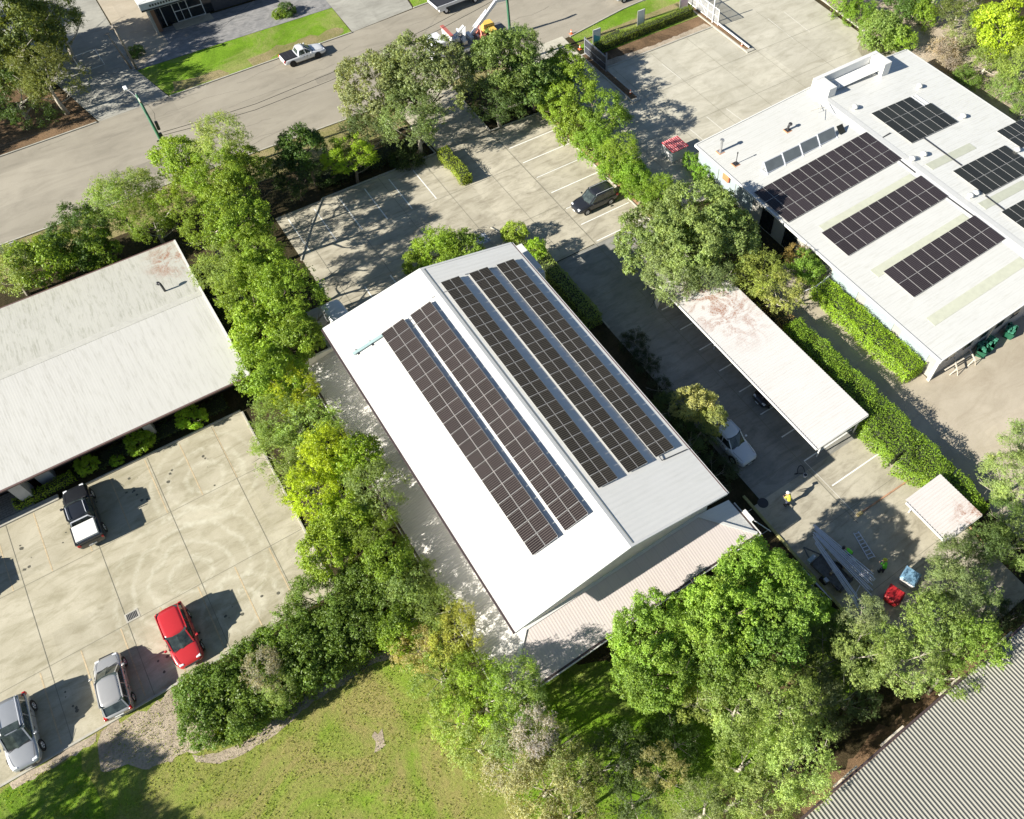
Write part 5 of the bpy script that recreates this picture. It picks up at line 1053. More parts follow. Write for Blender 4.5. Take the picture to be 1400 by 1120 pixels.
def trunk_mesh(seed, th, r, cr, nlimb, bare=0.):
    """tapered trunk with limbs reaching into the crown; origin at the ground"""
    rn = random.Random(seed); mb = MB(); top = th+cr*.25
    p = [Vector((0, 0, 0)), Vector((rn.uniform(-.1, .1)*th, rn.uniform(-.1, .1)*th, th*.55)), Vector((rn.uniform(-.12, .12)*th, rn.uniform(-.12, .12)*th, top))]
    mb.tube(p, [r*1.35, r, r*.5], 8)
    for k in range(nlimb):
        a = k*2.4+rn.uniform(-.4, .4); z0 = th*.45+(top-th*.45)*k/nlimb; s = p[1].lerp(p[2], max(0, (z0-p[1].z)/(p[2].z-p[1].z+1e-6))) if z0 > p[1].z else p[0].lerp(p[1], z0/p[1].z)
        L = cr*rn.uniform(.55, .85)*(1+bare*.35); e = s+Vector((math.cos(a)*L, math.sin(a)*L, L*rn.uniform(.3, 1.0))); m_ = s.lerp(e, .5)+Vector((0, 0, -.08*L))
        mb.tube([s, m_, e], [r*.45, r*.28, r*.1], 6)
        for q in range(3 if not bare else 7):
            f = rn.uniform(.35, .95); b_ = s.lerp(e, f); a2 = a+rn.uniform(-1.2, 1.2); l2 = L*rn.uniform(.25, .5); mb.tube([b_, b_+Vector((math.cos(a2)*l2, math.sin(a2)*l2, l2*rn.uniform(.2, .9)))], [r*.16, r*.04], 5)
    return mb
TC = 0
HARD = ((7.2, 44.5, 36.9, 64.7), (26, -1, 37.3, 45), (-60, 27.0, -3.4, 45.3), (37.8, 48.4, 78, 67.4), (38.4, 67, 46.1, 75), (24.4, 64.5, 30.8, 74.7), (-90, 74.5, 130, 88.5), (-50, 47.7, -2.1, 62.3), (2.4, 13, 22.8, 45), (45, 16, 75.2, 48.3), (-2.6, 88, 5, 100), (9, -45, 70, -2.2), (40, -30, 45, 16.4))
def hard(c): return any(x0 < c.x < x1 and y0 < c.y < y1 for (x0, y0, x1, y1) in HARD)
def tree(px, py, rp, top, kind, col, place, look=None, sq=1., name='tree', cat='tree', group=None, bare=0., bark=None, th=None):
    """crown centred where the photo shows it, given its top height; stands on the ground right below"""
    global TC; TC += 1; rn = random.Random(TC*7+1)
    def place_at(top):
        zc = top*.7
        for _ in range(3): r = rp*mpp(px, py, zc)*(1.15 if kind in ('dense', 'big') else 1.1); zc = max(top-r*.85*sq, r*.5*sq if name != 'shrub' else .2)
        return G(px, py, zc), r, zc
    c, r, zc = place_at(top)
    if name == 'tree' and hard(c):
        for k in range(1, 13):
            done = False
            for s_ in (-1, 1):
                t2 = top+s_*k*.35
                if s_ > 0 and k > 2: continue
                if 2.2 < t2 < 11 and not hard(place_at(t2)[0]): top = t2; done = True; break
            if done: break
        c, r, zc = place_at(top)
    base = Vector((c.x, c.y, 0))                       # a trunk may lean in from the nearest bed
    if name == 'tree' and hard(c):
        best = None
        for q in range(1, 16):
            for w_ in range(16):
                p_ = Vector((c.x+q*.3*math.cos(w_*.3927), c.y+q*.3*math.sin(w_*.3927), 0))
                if not hard(p_): best = p_; break
            if best: break
        if best: base = best
    off = Vector((c.x-base.x, c.y-base.y, 0))
    root = empty(name, (base.x, base.y, 0), 0, (look or {'dense': 'bushy green', 'fine': 'fine-leaved grey-green', 'open': 'loose-crowned green', 'big': 'broad', 'wisp': 'feathery', 'box': 'rounded'}[kind])+' '+('tree' if cat == 'tree' else cat)+' '+place, cat, group)
    me = rn.choice(PROTO[kind]); o = bpy.data.objects.new('crown', me); COL.objects.link(o); o.parent = root; o.location = (off.x, off.y, zc)
    o.rotation_euler = (rn.uniform(-.12, .12), rn.uniform(-.12, .12), rn.uniform(0, 6.28)); s = r*1.05; o.scale = (s*rn.uniform(.93, 1.07), s*rn.uniform(.93, 1.07), s*sq*rn.uniform(.92, 1.08))
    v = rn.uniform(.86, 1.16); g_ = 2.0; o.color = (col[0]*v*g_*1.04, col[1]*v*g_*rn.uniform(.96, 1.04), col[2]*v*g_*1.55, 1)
    t0 = max(.3, zc-r*.35); mb = trunk_mesh(TC, t0, max(.06, r*.055), r, 6 if r > 1.6 else 4, bare); mb.v = [(v[0]+off.x*min(1, v[2]/zc), v[1]+off.y*min(1, v[2]/zc), v[2]) for v in mb.v]; mb.build('trunk', bark or (BARKP if kind in ('fine', 'open', 'wisp') else BARK), root, smooth=True)
    return root
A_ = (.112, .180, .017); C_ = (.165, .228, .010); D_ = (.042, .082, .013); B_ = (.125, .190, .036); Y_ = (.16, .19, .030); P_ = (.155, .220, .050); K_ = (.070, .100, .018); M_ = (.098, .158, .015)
# top-left large shaded tree
tree(10, 60, 75, 9.5, 'big', K_, 'filling the top left corner', 'large dark', bare=.5, bark=BARKP)
tree(70, 30, 42, 9.0, 'fine', K_, 'at the top edge, right of the dark corner crown', 'tall dark olive', bark=BARKP)
tree(62, 108, 42, 7.0, 'fine', (.075, .10, .02), 'hanging over the brown mulch by the street', 'yellowish drooping', bark=BARKP)
tree(20, 135, 45, 5.5, 'open', D_, 'low in the shadow above the brown mulch at the left edge', 'dark')
# hedge trees along the left street frontage
for a in ((12, 372, 40, 4.5, 'fine', P_, 'at the left edge between the street and the left building', 'pale grey-green'),
 (62, 352, 44, 4.8, 'dense', M_, 'second from the left edge along the back of the left building', None),
 (108, 325, 42, 5., 'dense', D_, 'behind the left building, right of the blank white board', 'dark green'),
 (128, 345, 30, 3.8, 'dense', M_, 'low against the back gutter of the left building', None),
 (160, 280, 42, 5.2, 'fine', B_, 'sticking out towards the street, left of the green pole', None),
 (192, 262, 34, 5.2, 'fine', P_, 'beside the street just left of the green pole foot', 'pale'),
 (205, 302, 36, 4.8, 'fine', M_, 'above the top corner of the left building', 'mid green'),
 (245, 222, 33, 6., 'dense', A_, 'right at the foot of the green pole', None),
 (300, 195, 38, 6.4, 'fine', P_, 'right of the green pole, tallest and palest there', 'pale silvery'),
 (298, 245, 40, 6., 'dense', A_, 'below the silvery crown right of the green pole', 'bright green'),
 (262, 270, 36, 5.5, 'dense', A_, 'between the green pole and the left building corner', None),
 (335, 232, 30, 5.5, 'dense', M_, 'below the silvery crown, on the street-lot corner', 'shadowed'),
 (280, 315, 36, 5.5, 'open', A_, 'by the top right corner of the left building', 'bright loose'),
 (330, 300, 44, 6.2, 'dense', A_, 'at the top left end of the middle car park', 'full bright green'),
 (352, 345, 36, 5.6, 'dense', M_, 'left edge of the middle car park, halfway down', None),
 (305, 370, 36, 5.2, 'fine', B_, 'close to the right end of the left roof ridge', 'pale grey-green'),
 (340, 395, 42, 6., 'dense', A_, 'between the left roof and the parked pale van', None),
 (395, 405, 42, 6., 'dense', A_, 'overhanging the bonnet end of the pale van', 'dense leafy'),
 (370, 455, 48, 6., 'dense', A_, 'left of the top corner of the white warehouse', 'broad bright'),
 (410, 465, 32, 5.5, 'dense', M_, 'touching the top left corner of the white warehouse', None),
 (378, 510, 44, 5.8, 'dense', (.10, .17, .014), 'right of the lower right corner of the left roof', 'yellow-green'),
 (405, 535, 36, 5.4, 'open', C_, 'leaning over the upper end of the side roof', 'lime-tipped'),
 (380, 575, 40, 5.2, 'fine', B_, 'at the top right corner of the left car park', 'soft grey-green'),
 (425, 590, 42, 5.2, 'wisp', B_, 'beside the side roof, just above the lime crowns', 'feathery grey-green'),
 (385, 620, 38, 4.8, 'fine', B_, 'overhanging the right edge of the left car park', 'dull grey-green'),
 (455, 625, 38, 5.8, 'dense', C_, 'topmost of the lime-yellow crowns', 'lime'),
 (492, 628, 34, 5.6, 'dense', (.12, .19, .012), 'second lime crown, against the side roof', 'lime green'),
 (435, 668, 40, 5.6, 'dense', C_, 'largest lime crown over the car park edge', 'bright lime'),
 (405, 655, 30, 4., 'fine', P_, 'low at the car park edge left of the lime crowns', 'silver-leaved'),
 (510, 672, 40, 6., 'fine', (.10, .15, .035), 'pressed against the side roof right of the lime crowns', 'soft green'),
 (465, 712, 42, 5.6, 'dense', (.12, .185, .014), 'below the lime crowns, level with the roof valley', 'yellowish green'),
 (505, 722, 36, 5.4, 'fine', M_, 'between the lime crowns and the side gutter', None),
 (450, 755, 38, 5., 'dense', (.11, .175, .014), 'at the lower right of the left car park', None),
 (530, 765, 34, 5., 'dense', M_, 'right of the dark clipped hedge, by the side gutter', 'small-leaved'), (322, 268, 34, 5.6, 'dense', M_, 'behind the bright crowns at the car park corner', 'dense mid green'), (362, 378, 36, 5.4, 'dense', A_, 'over the edge of the shaded bays of the middle car park', 'full leafy')): tree(a[0], a[1], a[2], a[3]*(1.4 if a[1] < 420 and a[0] > 290 else 1.15), *a[4:])
# dark bush block between car park and lawn
G1 = None
for i, a in enumerate(((282, 945, 38, 3.2, 'at the left tip of the dark hedge block by the lawn'), (282, 985, 36, 3.0, 'at the lower left corner of the dark hedge block'), (322, 925, 36, 3.3, 'directly below the red car'),
  (330, 975, 38, 3.2, 'second along the lawn side of the dark hedge block'), (366, 893, 40, 3.5, 'in the dark hedge block, facing the right of the red car'), (385, 930, 42, 3.6, 'above the shadowed edge of the lawn'), (408, 862, 40, 3.7, 'midway along the dark hedge block beside the car park'),
  (430, 898, 42, 3.8, 'right of the dry grey shrub'), (448, 818, 44, 4.2, 'where the car park corner meets the dark hedge block'), (478, 862, 44, 4.0, 'near the curved bare strip of the lawn'), (498, 800, 40, 4.4, 'at the upper right end of the dark hedge block'), (520, 838, 40, 4.2, 'last of the dark hedge block, next to the side building trees'))):
    tree(a[0], a[1], a[2], a[3], 'dense', (.07, .122, .016), a[4], 'dark glossy', .9, 'shrub', 'shrub', 'dark hedge block by the lawn')
tree(362, 915, 28, 4.3, 'wisp', (.17, .18, .10), 'standing up through the dark hedge block', 'dry grey twiggy', 1., 'shrub', 'shrub', None, 1.)
tree(385, 940, 22, 3.8, 'open', P_, 'on the lawn edge, below the dry twiggy shrub', 'pale leafy', 1., 'shrub', 'shrub')
# along the lower left side of the warehouse down to the bottom
for a in ((562, 800, 38, 4.8, 'dense', (.09, .145, .03), 'against the side gutter, level with the bottom of the left solar rows', None),
 (590, 838, 38, 4.6, 'fine', (.11, .16, .03), 'below the side gutter near the narrow end of the lawn', 'pale green'),
 (545, 862, 30, 3.6, 'dense', (.11, .18, .015), 'just right of the dark hedge block end', 'fresh green'),
 (630, 850, 26, 5., 'open', (.17, .20, .03), 'poking over the side roof near the warehouse front corner', 'yellow-tipped'),
 (618, 872, 36, 4.6, 'open', Y_, 'with golden foliage by the side roof corner', 'golden'),
 (572, 888, 32, 3.4, 'wisp', (.20, .20, .06), 'at the tip of the lawn', 'straw-yellow'),
 (600, 925, 38, 4., 'open', (.12, .18, .03), 'jutting out over the lawn below the golden crown', 'light green'),
 (640, 918, 34, 4.6, 'fine', M_, 'under the corner of the side roof', 'mid green'),
 (660, 960, 46, 5.4, 'open', (.14, .22, .02), 'left of the rear lower roof corner, brightest there', 'very bright green'),
 (700, 935, 40, 5.6, 'fine', (.12, .19, .03), 'touching the rear lower roof corner', 'bright green'),
 (722, 958, 28, 5., 'fine', (.09, .15, .03), 'right of the rear lower roof corner', None),
 (625, 985, 38, 3.4, 'wisp', (.17, .25, .04), 'spreading pale fronds on the right of the lawn', 'lime feathery'),
 (655, 1020, 36, 3.6, 'wisp', (.17, .24, .05), 'lower right of the lawn, below the other lime feathery one', 'pale feathery'),
 (700, 1000, 38, 5., 'open', (.13, .19, .05), 'below the rear lower roof corner, midway to the bottom', None),
 (700, 1050, 38, 4., 'wisp', (.19, .20, .10), 'grey with dry twigs near the bottom of the photo, right of the lawn', 'ashen'),
 (740, 1075, 46, 5.4, 'wisp', (.18, .20, .07), 'beige-flowered at the bottom edge, left of the shaded hollow', 'beige-green'),
 (765, 1025, 40, 5.4, 'open', (.14, .175, .05), 'olive coloured above the beige-flowered one', 'olive'),
 (795, 1060, 40, 5.2, 'open', (.14, .17, .045), 'at the bottom edge right of the beige-flowered one', 'speckled olive'),
 (780, 1110, 40, 5., 'wisp', (.165, .19, .06), 'cut by the bottom edge below the speckled olive one', 'straw-tipped'),
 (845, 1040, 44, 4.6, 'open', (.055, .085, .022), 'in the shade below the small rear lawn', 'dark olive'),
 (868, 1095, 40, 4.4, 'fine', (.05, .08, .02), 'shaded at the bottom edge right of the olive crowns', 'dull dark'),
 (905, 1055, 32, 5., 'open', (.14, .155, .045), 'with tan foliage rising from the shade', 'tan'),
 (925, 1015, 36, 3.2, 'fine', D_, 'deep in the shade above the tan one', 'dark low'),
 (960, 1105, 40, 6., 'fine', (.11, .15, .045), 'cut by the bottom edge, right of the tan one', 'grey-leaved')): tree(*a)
tree(732, 1005, 32, 6., 'wisp', (.20, .20, .14), 'standing bare-branched near the rear lower roof', 'dry grey branching', bare=1.3)
# big bright tree in front of the rear roof
for a in ((896, 872, 55, 7., 'big', (.108, .185, .022), 'covering the right half of the rear lower roof', 'large bright green'),
 (893, 920, 46, 6.2, 'big', (.108, .185, .022), 'lower left lobe of the large bright group over the rear lawn', 'rounded bright green'),
 (972, 842, 54, 7.5, 'big', (.118, .195, .022), 'in the middle of the large bright group', 'tall bright green'),
 (1035, 792, 50, 7.2, 'big', (.108, .185, .022), 'just below the warehouse right front corner', 'tall leafy'),
 (1065, 830, 54, 6.6, 'big', (.10, .172, .022), 'left of the rails on the ground', 'broad leafy'),
 (980, 895, 56, 6.6, 'big', (.10, .168, .022), 'lower middle lobe of the large bright group', 'round leafy'),
 (1045, 880, 48, 6., 'dense', (.075, .14, .02), 'lower right lobe of the large bright group', 'shorter leafy'),
 (955, 955, 34, 4., 'open', (.12, .17, .03), 'small one below the large bright group', 'thin')): tree(*a)
# grey-green group along the bottom right
for a in ((1010, 960, 50, 6., 'fine', P_, 'upper left of the grey-green grove above the ribbed roof', 'silvery'),
 (1070, 965, 52, 6.4, 'fine', B_, 'second in the grey-green grove, below the leafy group', None),
 (1085, 1040, 56, 7., 'fine', P_, 'biggest in the grey-green grove left of the ribbed roof', 'large silvery'),
 (1020, 1035, 46, 6., 'open', B_, 'left side of the grey-green grove', 'twiggy'),
 (1050, 1095, 46, 6.6, 'open', P_, 'at the bottom edge beside the ribbed roof corner', 'twiggy pale'),
 (1005, 1095, 38, 5.8, 'fine', B_, 'at the bottom edge, left side of the grey-green grove', None),
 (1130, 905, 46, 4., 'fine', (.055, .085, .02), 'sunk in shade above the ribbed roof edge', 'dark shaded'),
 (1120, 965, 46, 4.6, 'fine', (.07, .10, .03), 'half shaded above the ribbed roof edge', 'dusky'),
 (1165, 960, 36, 3.4, 'open', (.07, .11, .03), 'low next to the bare brown strip of the ribbed roof', 'dusky low'),
 (1175, 900, 40, 5.6, 'open', P_, 'pale with visible branches above the ribbed roof', 'white-branched'),
 (1180, 842, 29, 5., 'fine', (.12, .16, .055), 'immediately left of the large bin with a red lid', 'pale rounded'),
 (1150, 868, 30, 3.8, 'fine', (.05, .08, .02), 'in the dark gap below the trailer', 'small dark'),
 (1235, 905, 46, 6., 'open', P_, 'over the middle of the ribbed roof edge, with pale twigs', 'pale twiggy'),
 (1215, 880, 32, 5., 'fine', B_, 'between the red-lidded bin and the ribbed roof', None),
 (1280, 862, 48, 6.2, 'dense', (.10, .155, .03), 'below the blue-lidded bin, leaning to the ribbed roof', 'light green'),
 (1325, 880, 42, 6., 'dense', (.10, .165, .022), 'overhanging the ribbed roof edge on the right', 'bright green'),
 (1300, 925, 32, 5.4, 'open', (.12, .19, .03), 'lowest lobe hanging over the ribbed roof edge', 'fresh green'),
 (1298, 800, 38, 6., 'fine', (.12, .165, .05), 'right of the blue-lidded bin', 'sunlit grey-green'),
 (1328, 812, 36, 5.6, 'fine', (.10, .15, .04), 'right of the sunlit grey-green one', 'rounded grey-green'),
 (1305, 760, 34, 4.8, 'fine', (.08, .12, .03), 'below the small rust-cornered carport', 'mid grey-green'),
 (1345, 745, 34, 4.6, 'fine', (.055, .09, .02), 'right of the small rust-cornered carport', 'dark'),
 (1385, 745, 36, 5.8, 'fine', (.11, .16, .035), 'at the right edge level with the small carport', None),
 (1375, 700, 28, 4., 'fine', (.06, .10, .02), 'at the right edge below the hedge end', 'small shaded'),
 (1378, 655, 40, 6., 'fine', (.14, .20, .05), 'at the right edge beside the hedge end', 'pale soft green'),
 (1400, 610, 32, 5., 'fine', (.13, .19, .05), 'cut by the right edge above the pale soft one', 'pale feathery'),
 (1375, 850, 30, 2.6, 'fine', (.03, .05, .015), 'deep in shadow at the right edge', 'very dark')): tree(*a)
# street trees top centre
for a in ((512, 125, 50, 8.6, 'big', (.115, .145, .045), 'left lobe of the big grey-green pair by the street', 'large grey-green'),
 (580, 110, 55, 9.4, 'big', (.115, .150, .045), 'in front of the crane truck cab, by the street', 'tallest grey-green'),
 (565, 165, 48, 7.6, 'fine', (.10, .145, .04), 'lower lobe of the big grey-green pair over the car park', 'hanging grey-green'),
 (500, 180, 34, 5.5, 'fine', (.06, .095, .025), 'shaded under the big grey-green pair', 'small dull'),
 (680, 92, 46, 8.2, 'big', (.095, .150, .03), 'below the yellow box of the crane truck', 'large mid green'),
 (718, 66, 28, 7.4, 'fine', (.10, .155, .03), 'behind the green pole at the top edge', None),
 (728, 112, 38, 7.4, 'big', (.075, .125, .025), 'right lobe of the group below the crane truck', 'full mid green'),
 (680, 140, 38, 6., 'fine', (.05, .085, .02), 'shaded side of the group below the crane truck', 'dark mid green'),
 (415, 205, 32, 6.6, 'dense', D_, 'black-green, standing alone on the verge', 'very dark'),
 (400, 240, 30, 5., 'dense', (.025, .05, .012), 'in the shade below the black-green verge tree', 'low dark'),
 (478, 215, 30, 5.2, 'dense', (.13, .21, .012), 'glowing beside the black-green verge tree', 'vivid lime')): tree(*a)
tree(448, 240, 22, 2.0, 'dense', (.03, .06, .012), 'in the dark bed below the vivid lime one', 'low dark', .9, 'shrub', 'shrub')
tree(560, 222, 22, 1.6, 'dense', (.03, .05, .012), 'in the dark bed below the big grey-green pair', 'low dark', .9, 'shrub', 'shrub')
# row between the two lots
for a in ((770, 88, 24, 5.4, 'dense', A_, 'first of the row, nearest the street'), (755, 112, 28, 5.2, 'dense', A_, 'second of the row, left side'), (790, 122, 32, 5.8, 'dense', A_, 'third of the row, beside the shaded island'), (765, 145, 28, 4.6, 'dense', A_, 'fourth of the row, at the car park corner'),
 (820, 158, 36, 6., 'dense', (.095, .165, .016), 'tallest and roundest of the row'), (785, 178, 30, 4.8, 'dense', A_, 'on the car park side of the roundest one'), (812, 200, 30, 4.6, 'dense', (.09, .165, .016), 'just below the roundest one'), (846, 208, 28, 4.6, 'fine', A_, 'with ragged edge opposite the red-roofed shed'),
 (840, 232, 26, 4., 'dense', (.10, .18, .016), 'upper neighbour of the black car rear'), (868, 236, 25, 4.4, 'dense', (.10, .18, .016), 'in the shade-side opposite the red-roofed shed'), (876, 262, 26, 4., 'dense', (.10, .18, .016), 'immediately behind the parked black car'), (900, 262, 24, 4.2, 'dense', (.10, .17, .018), 'last of the row before the big grey-green tree')):
    tree(a[0], a[1], a[2], a[3], a[4], a[5], 'between the car parks, '+a[6], 'bright round', group='row of bright trees between the car parks')
# big tree right of driveway
for a in ((900, 330, 52, 7., 'big', (.115, .165, .04), 'left lobe of the big tree over the driveway', 'large grey-green'), (955, 300, 52, 7.6, 'big', (.12, .17, .04), 'upper lobe of the big tree over the driveway', 'large sunlit'), (985, 330, 46, 6.6, 'big', (.10, .15, .035), 'right lobe of the big tree, nearest the wide white roof', 'large soft green'),
 (925, 378, 42, 6., 'fine', (.12, .17, .05), 'lower lobe of the big tree, above the white folding board', 'pale grey-green'), (970, 378, 36, 5.6, 'fine', (.11, .155, .045), 'lower right lobe of the big tree, over the carport end', 'dusty green'),
 (1040, 375, 38, 5., 'fine', (.135, .175, .03), 'over the leaf-littered end of the long carport', 'yellow-green'), (1065, 405, 34, 4.6, 'open', (.14, .175, .035), 'lower of the two yellowish ones by the carport', 'yellow-green drooping'), (1010, 395, 26, 4.2, 'open', (.15, .175, .03), 'small one between the big tree and the yellow-green one', 'golden'),
 (1105, 365, 24, 3.6, 'dense', (.09, .16, .018), 'against the wall below the big solar array', 'small bright'), (1088, 352, 18, 3.6, 'open', (.15, .12, .03), 'with reddish tips next to the small bright one', 'reddish'),
 (938, 338, 46, 7.2, 'big', (.12, .165, .04), 'middle lobe of the big tree between the driveway and the clipped bushes', 'full')): tree(*a)
# beside the warehouse right side
for a in ((952, 550, 30, 5.0, 'dense', (.19, .21, .06), 'cream-tipped, beside the white twin-cab', 'cream-flowered'), (975, 575, 20, 4.6, 'dense', (.17, .205, .05), 'small lobe over the tray of the white twin-cab', 'cream-tipped'),
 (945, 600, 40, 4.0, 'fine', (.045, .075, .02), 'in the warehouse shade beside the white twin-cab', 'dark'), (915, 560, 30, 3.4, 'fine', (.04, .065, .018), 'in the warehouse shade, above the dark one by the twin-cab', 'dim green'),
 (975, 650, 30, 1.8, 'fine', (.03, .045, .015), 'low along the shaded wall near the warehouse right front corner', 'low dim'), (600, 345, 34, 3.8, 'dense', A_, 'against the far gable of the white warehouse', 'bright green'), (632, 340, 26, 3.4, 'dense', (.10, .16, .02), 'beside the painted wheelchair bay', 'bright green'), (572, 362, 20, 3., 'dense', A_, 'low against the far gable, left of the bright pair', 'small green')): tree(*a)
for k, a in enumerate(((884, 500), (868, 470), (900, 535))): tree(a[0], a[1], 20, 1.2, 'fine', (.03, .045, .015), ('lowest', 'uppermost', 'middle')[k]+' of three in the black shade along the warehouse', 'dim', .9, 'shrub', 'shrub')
for k, (px, py, r_, h_) in enumerate(((118, 636, 15, 1.3), (190, 604, 19, 1.5), (262, 571, 19, 1.6), (160, 630, 9, .6))):
    tree(px, py, r_, h_, 'box', (.13, .22, .015), ('directly above the black twin-cab', 'second from the right in front of the left building', 'rightmost in front of the left building', 'tiny one between the sunlit bushes of the left building')[k], 'sunlit', .8, 'shrub', 'shrub', 'bushes in front of the left building')
for k, (px, py, r_) in enumerate(((948, 222, 15), (964, 241, 17))): tree(px, py, r_, 1.7, 'box', (.085, .16, .016), ('nearer the red-roofed shed', 'against the pale blue wall')[k], 'clipped', .85, 'shrub', 'shrub', 'clipped bushes at the corner of the right building')
tree(703, 318, 17, 2.2, 'box', (.13, .19, .02), 'at the tip of the narrow planter by the warehouse', 'sunlit yellow-green', .9, 'shrub', 'shrub')
tree(732, 342, 17, 2.4, 'box', (.13, .22, .015), 'at the sunlit start of the shaded clipped hedge', 'vivid green', .9, 'shrub', 'shrub')
# top right bush land
for i, a in enumerate(((1150, 4, 24, 2.6, 'dense', (.10, .18, .016), 'at the top edge beside the pale car park kerb'), (1178, 22, 22, 2.6, 'dense', (.10, .18, .016), 'second down from the top edge beside the kerb'), (1205, 48, 30, 3.8, 'dense', (.11, .18, .03), 'round, behind the raised parapet'), (1232, 50, 22, 3.4, 'dense', A_, 'right of the round one behind the parapet'),
 (1240, 5, 28, 4., 'dense', D_, 'dark at the top edge above the parapet'), (1262, 22, 22, 3., 'dense', A_, 'left of the pale trunk at the top edge'), (1312, 12, 30, 5., 'fine', K_, 'dark, right of the pale trunk at the top edge'), (1310, 52, 28, 3., 'open', (.13, .17, .05), 'scrubby, between the pale trunk and the lime crown'),
 (1345, 30, 26, 5., 'dense', A_, 'at the top edge left of the lime crown'), (1378, 45, 42, 7., 'dense', (.15, .21, .012), 'large lime crown in the top right corner'), (1395, 95, 34, 5.5, 'fine', (.13, .19, .03), 'below the large lime crown at the right edge'), (1350, 85, 30, 4., 'fine', (.12, .18, .03), 'left of the lime crown, over the bare slope'),
 (1375, 122, 24, 3.2, 'fine', (.10, .16, .03), 'low over the bare slope near the right edge'), (1322, 108, 18, 1.8, 'dense', (.08, .14, .02), 'small, on the bare slope beside the big white roof'), (1398, 150, 20, 2.6, 'fine', (.10, .16, .03), 'at the right edge beside the white roof'), (1290, 70, 20, 1.8, 'wisp', (.19, .18, .10), 'dry and straw-like on the bare slope'), (1298, 90, 16, 1.5, 'wisp', (.2, .19, .11), 'dry, lower one on the bare slope'))):
    tree(a[0], a[1], a[2], a[3], a[4], a[5], a[6], 'bush-land', group='bush in the top right corner')
tr_ = empty('dead_tree', (*onG(1268, 32), 0), 0, 'leaning pale bare trunk in the top right bush land', 'tree'); mb = MB(); mb.tube([(0, 0, 0), (.4, .5, 2.5), (1.2, 1.6, 5.5)], [.28, .2, .12], 8); mb.build('trunk', BARKP, tr_, smooth=True); mb = MB(); mb.tube([(.4, .5, 2.5), (-.3, 1.2, 3.8)], [.1, .05], 6); mb.tube([(.8, 1., 4), (1.6, .4, 5)], [.08, .03], 6); mb.build('branch', BARKP, tr_)
# strappy plants in the shaded hollow
for k, (px, py) in enumerate(((893, 1000), (915, 985), (878, 1012), (935, 975))):
    a = G(px, py, .3); r_ = empty('strap_plant', (a.x, a.y, 0), 0, ('long-leaved plant catching light, second from the left in the hollow', 'long-leaved plant, third from the left in the hollow', 'long-leaved plant, leftmost in the hollow', 'long-leaved plant, rightmost in the hollow')[k], 'plant', 'strap-leaved plants in the shaded hollow'); rn = random.Random(k); mb = MB()
    for q in range(34):
        an = rn.uniform(0, 6.28); L = rn.uniform(.6, 1.1); w = .035; d = Vector((math.cos(an), math.sin(an), 0)); n_ = Vector((-d.y, d.x, 0))*w; p1_ = d*L*.5+Vector((0, 0, L*.7)); p2_ = d*L+Vector((0, 0, L*.45)); mb.add([tuple(-n_), tuple(n_), tuple(p1_+n_), tuple(p1_-n_), tuple(p2_)], [(0, 1, 2, 3), (3, 2, 4)])
    o = mb.build('leaves', LEAF, r_); o.color = (.10, .16, .04, 1)
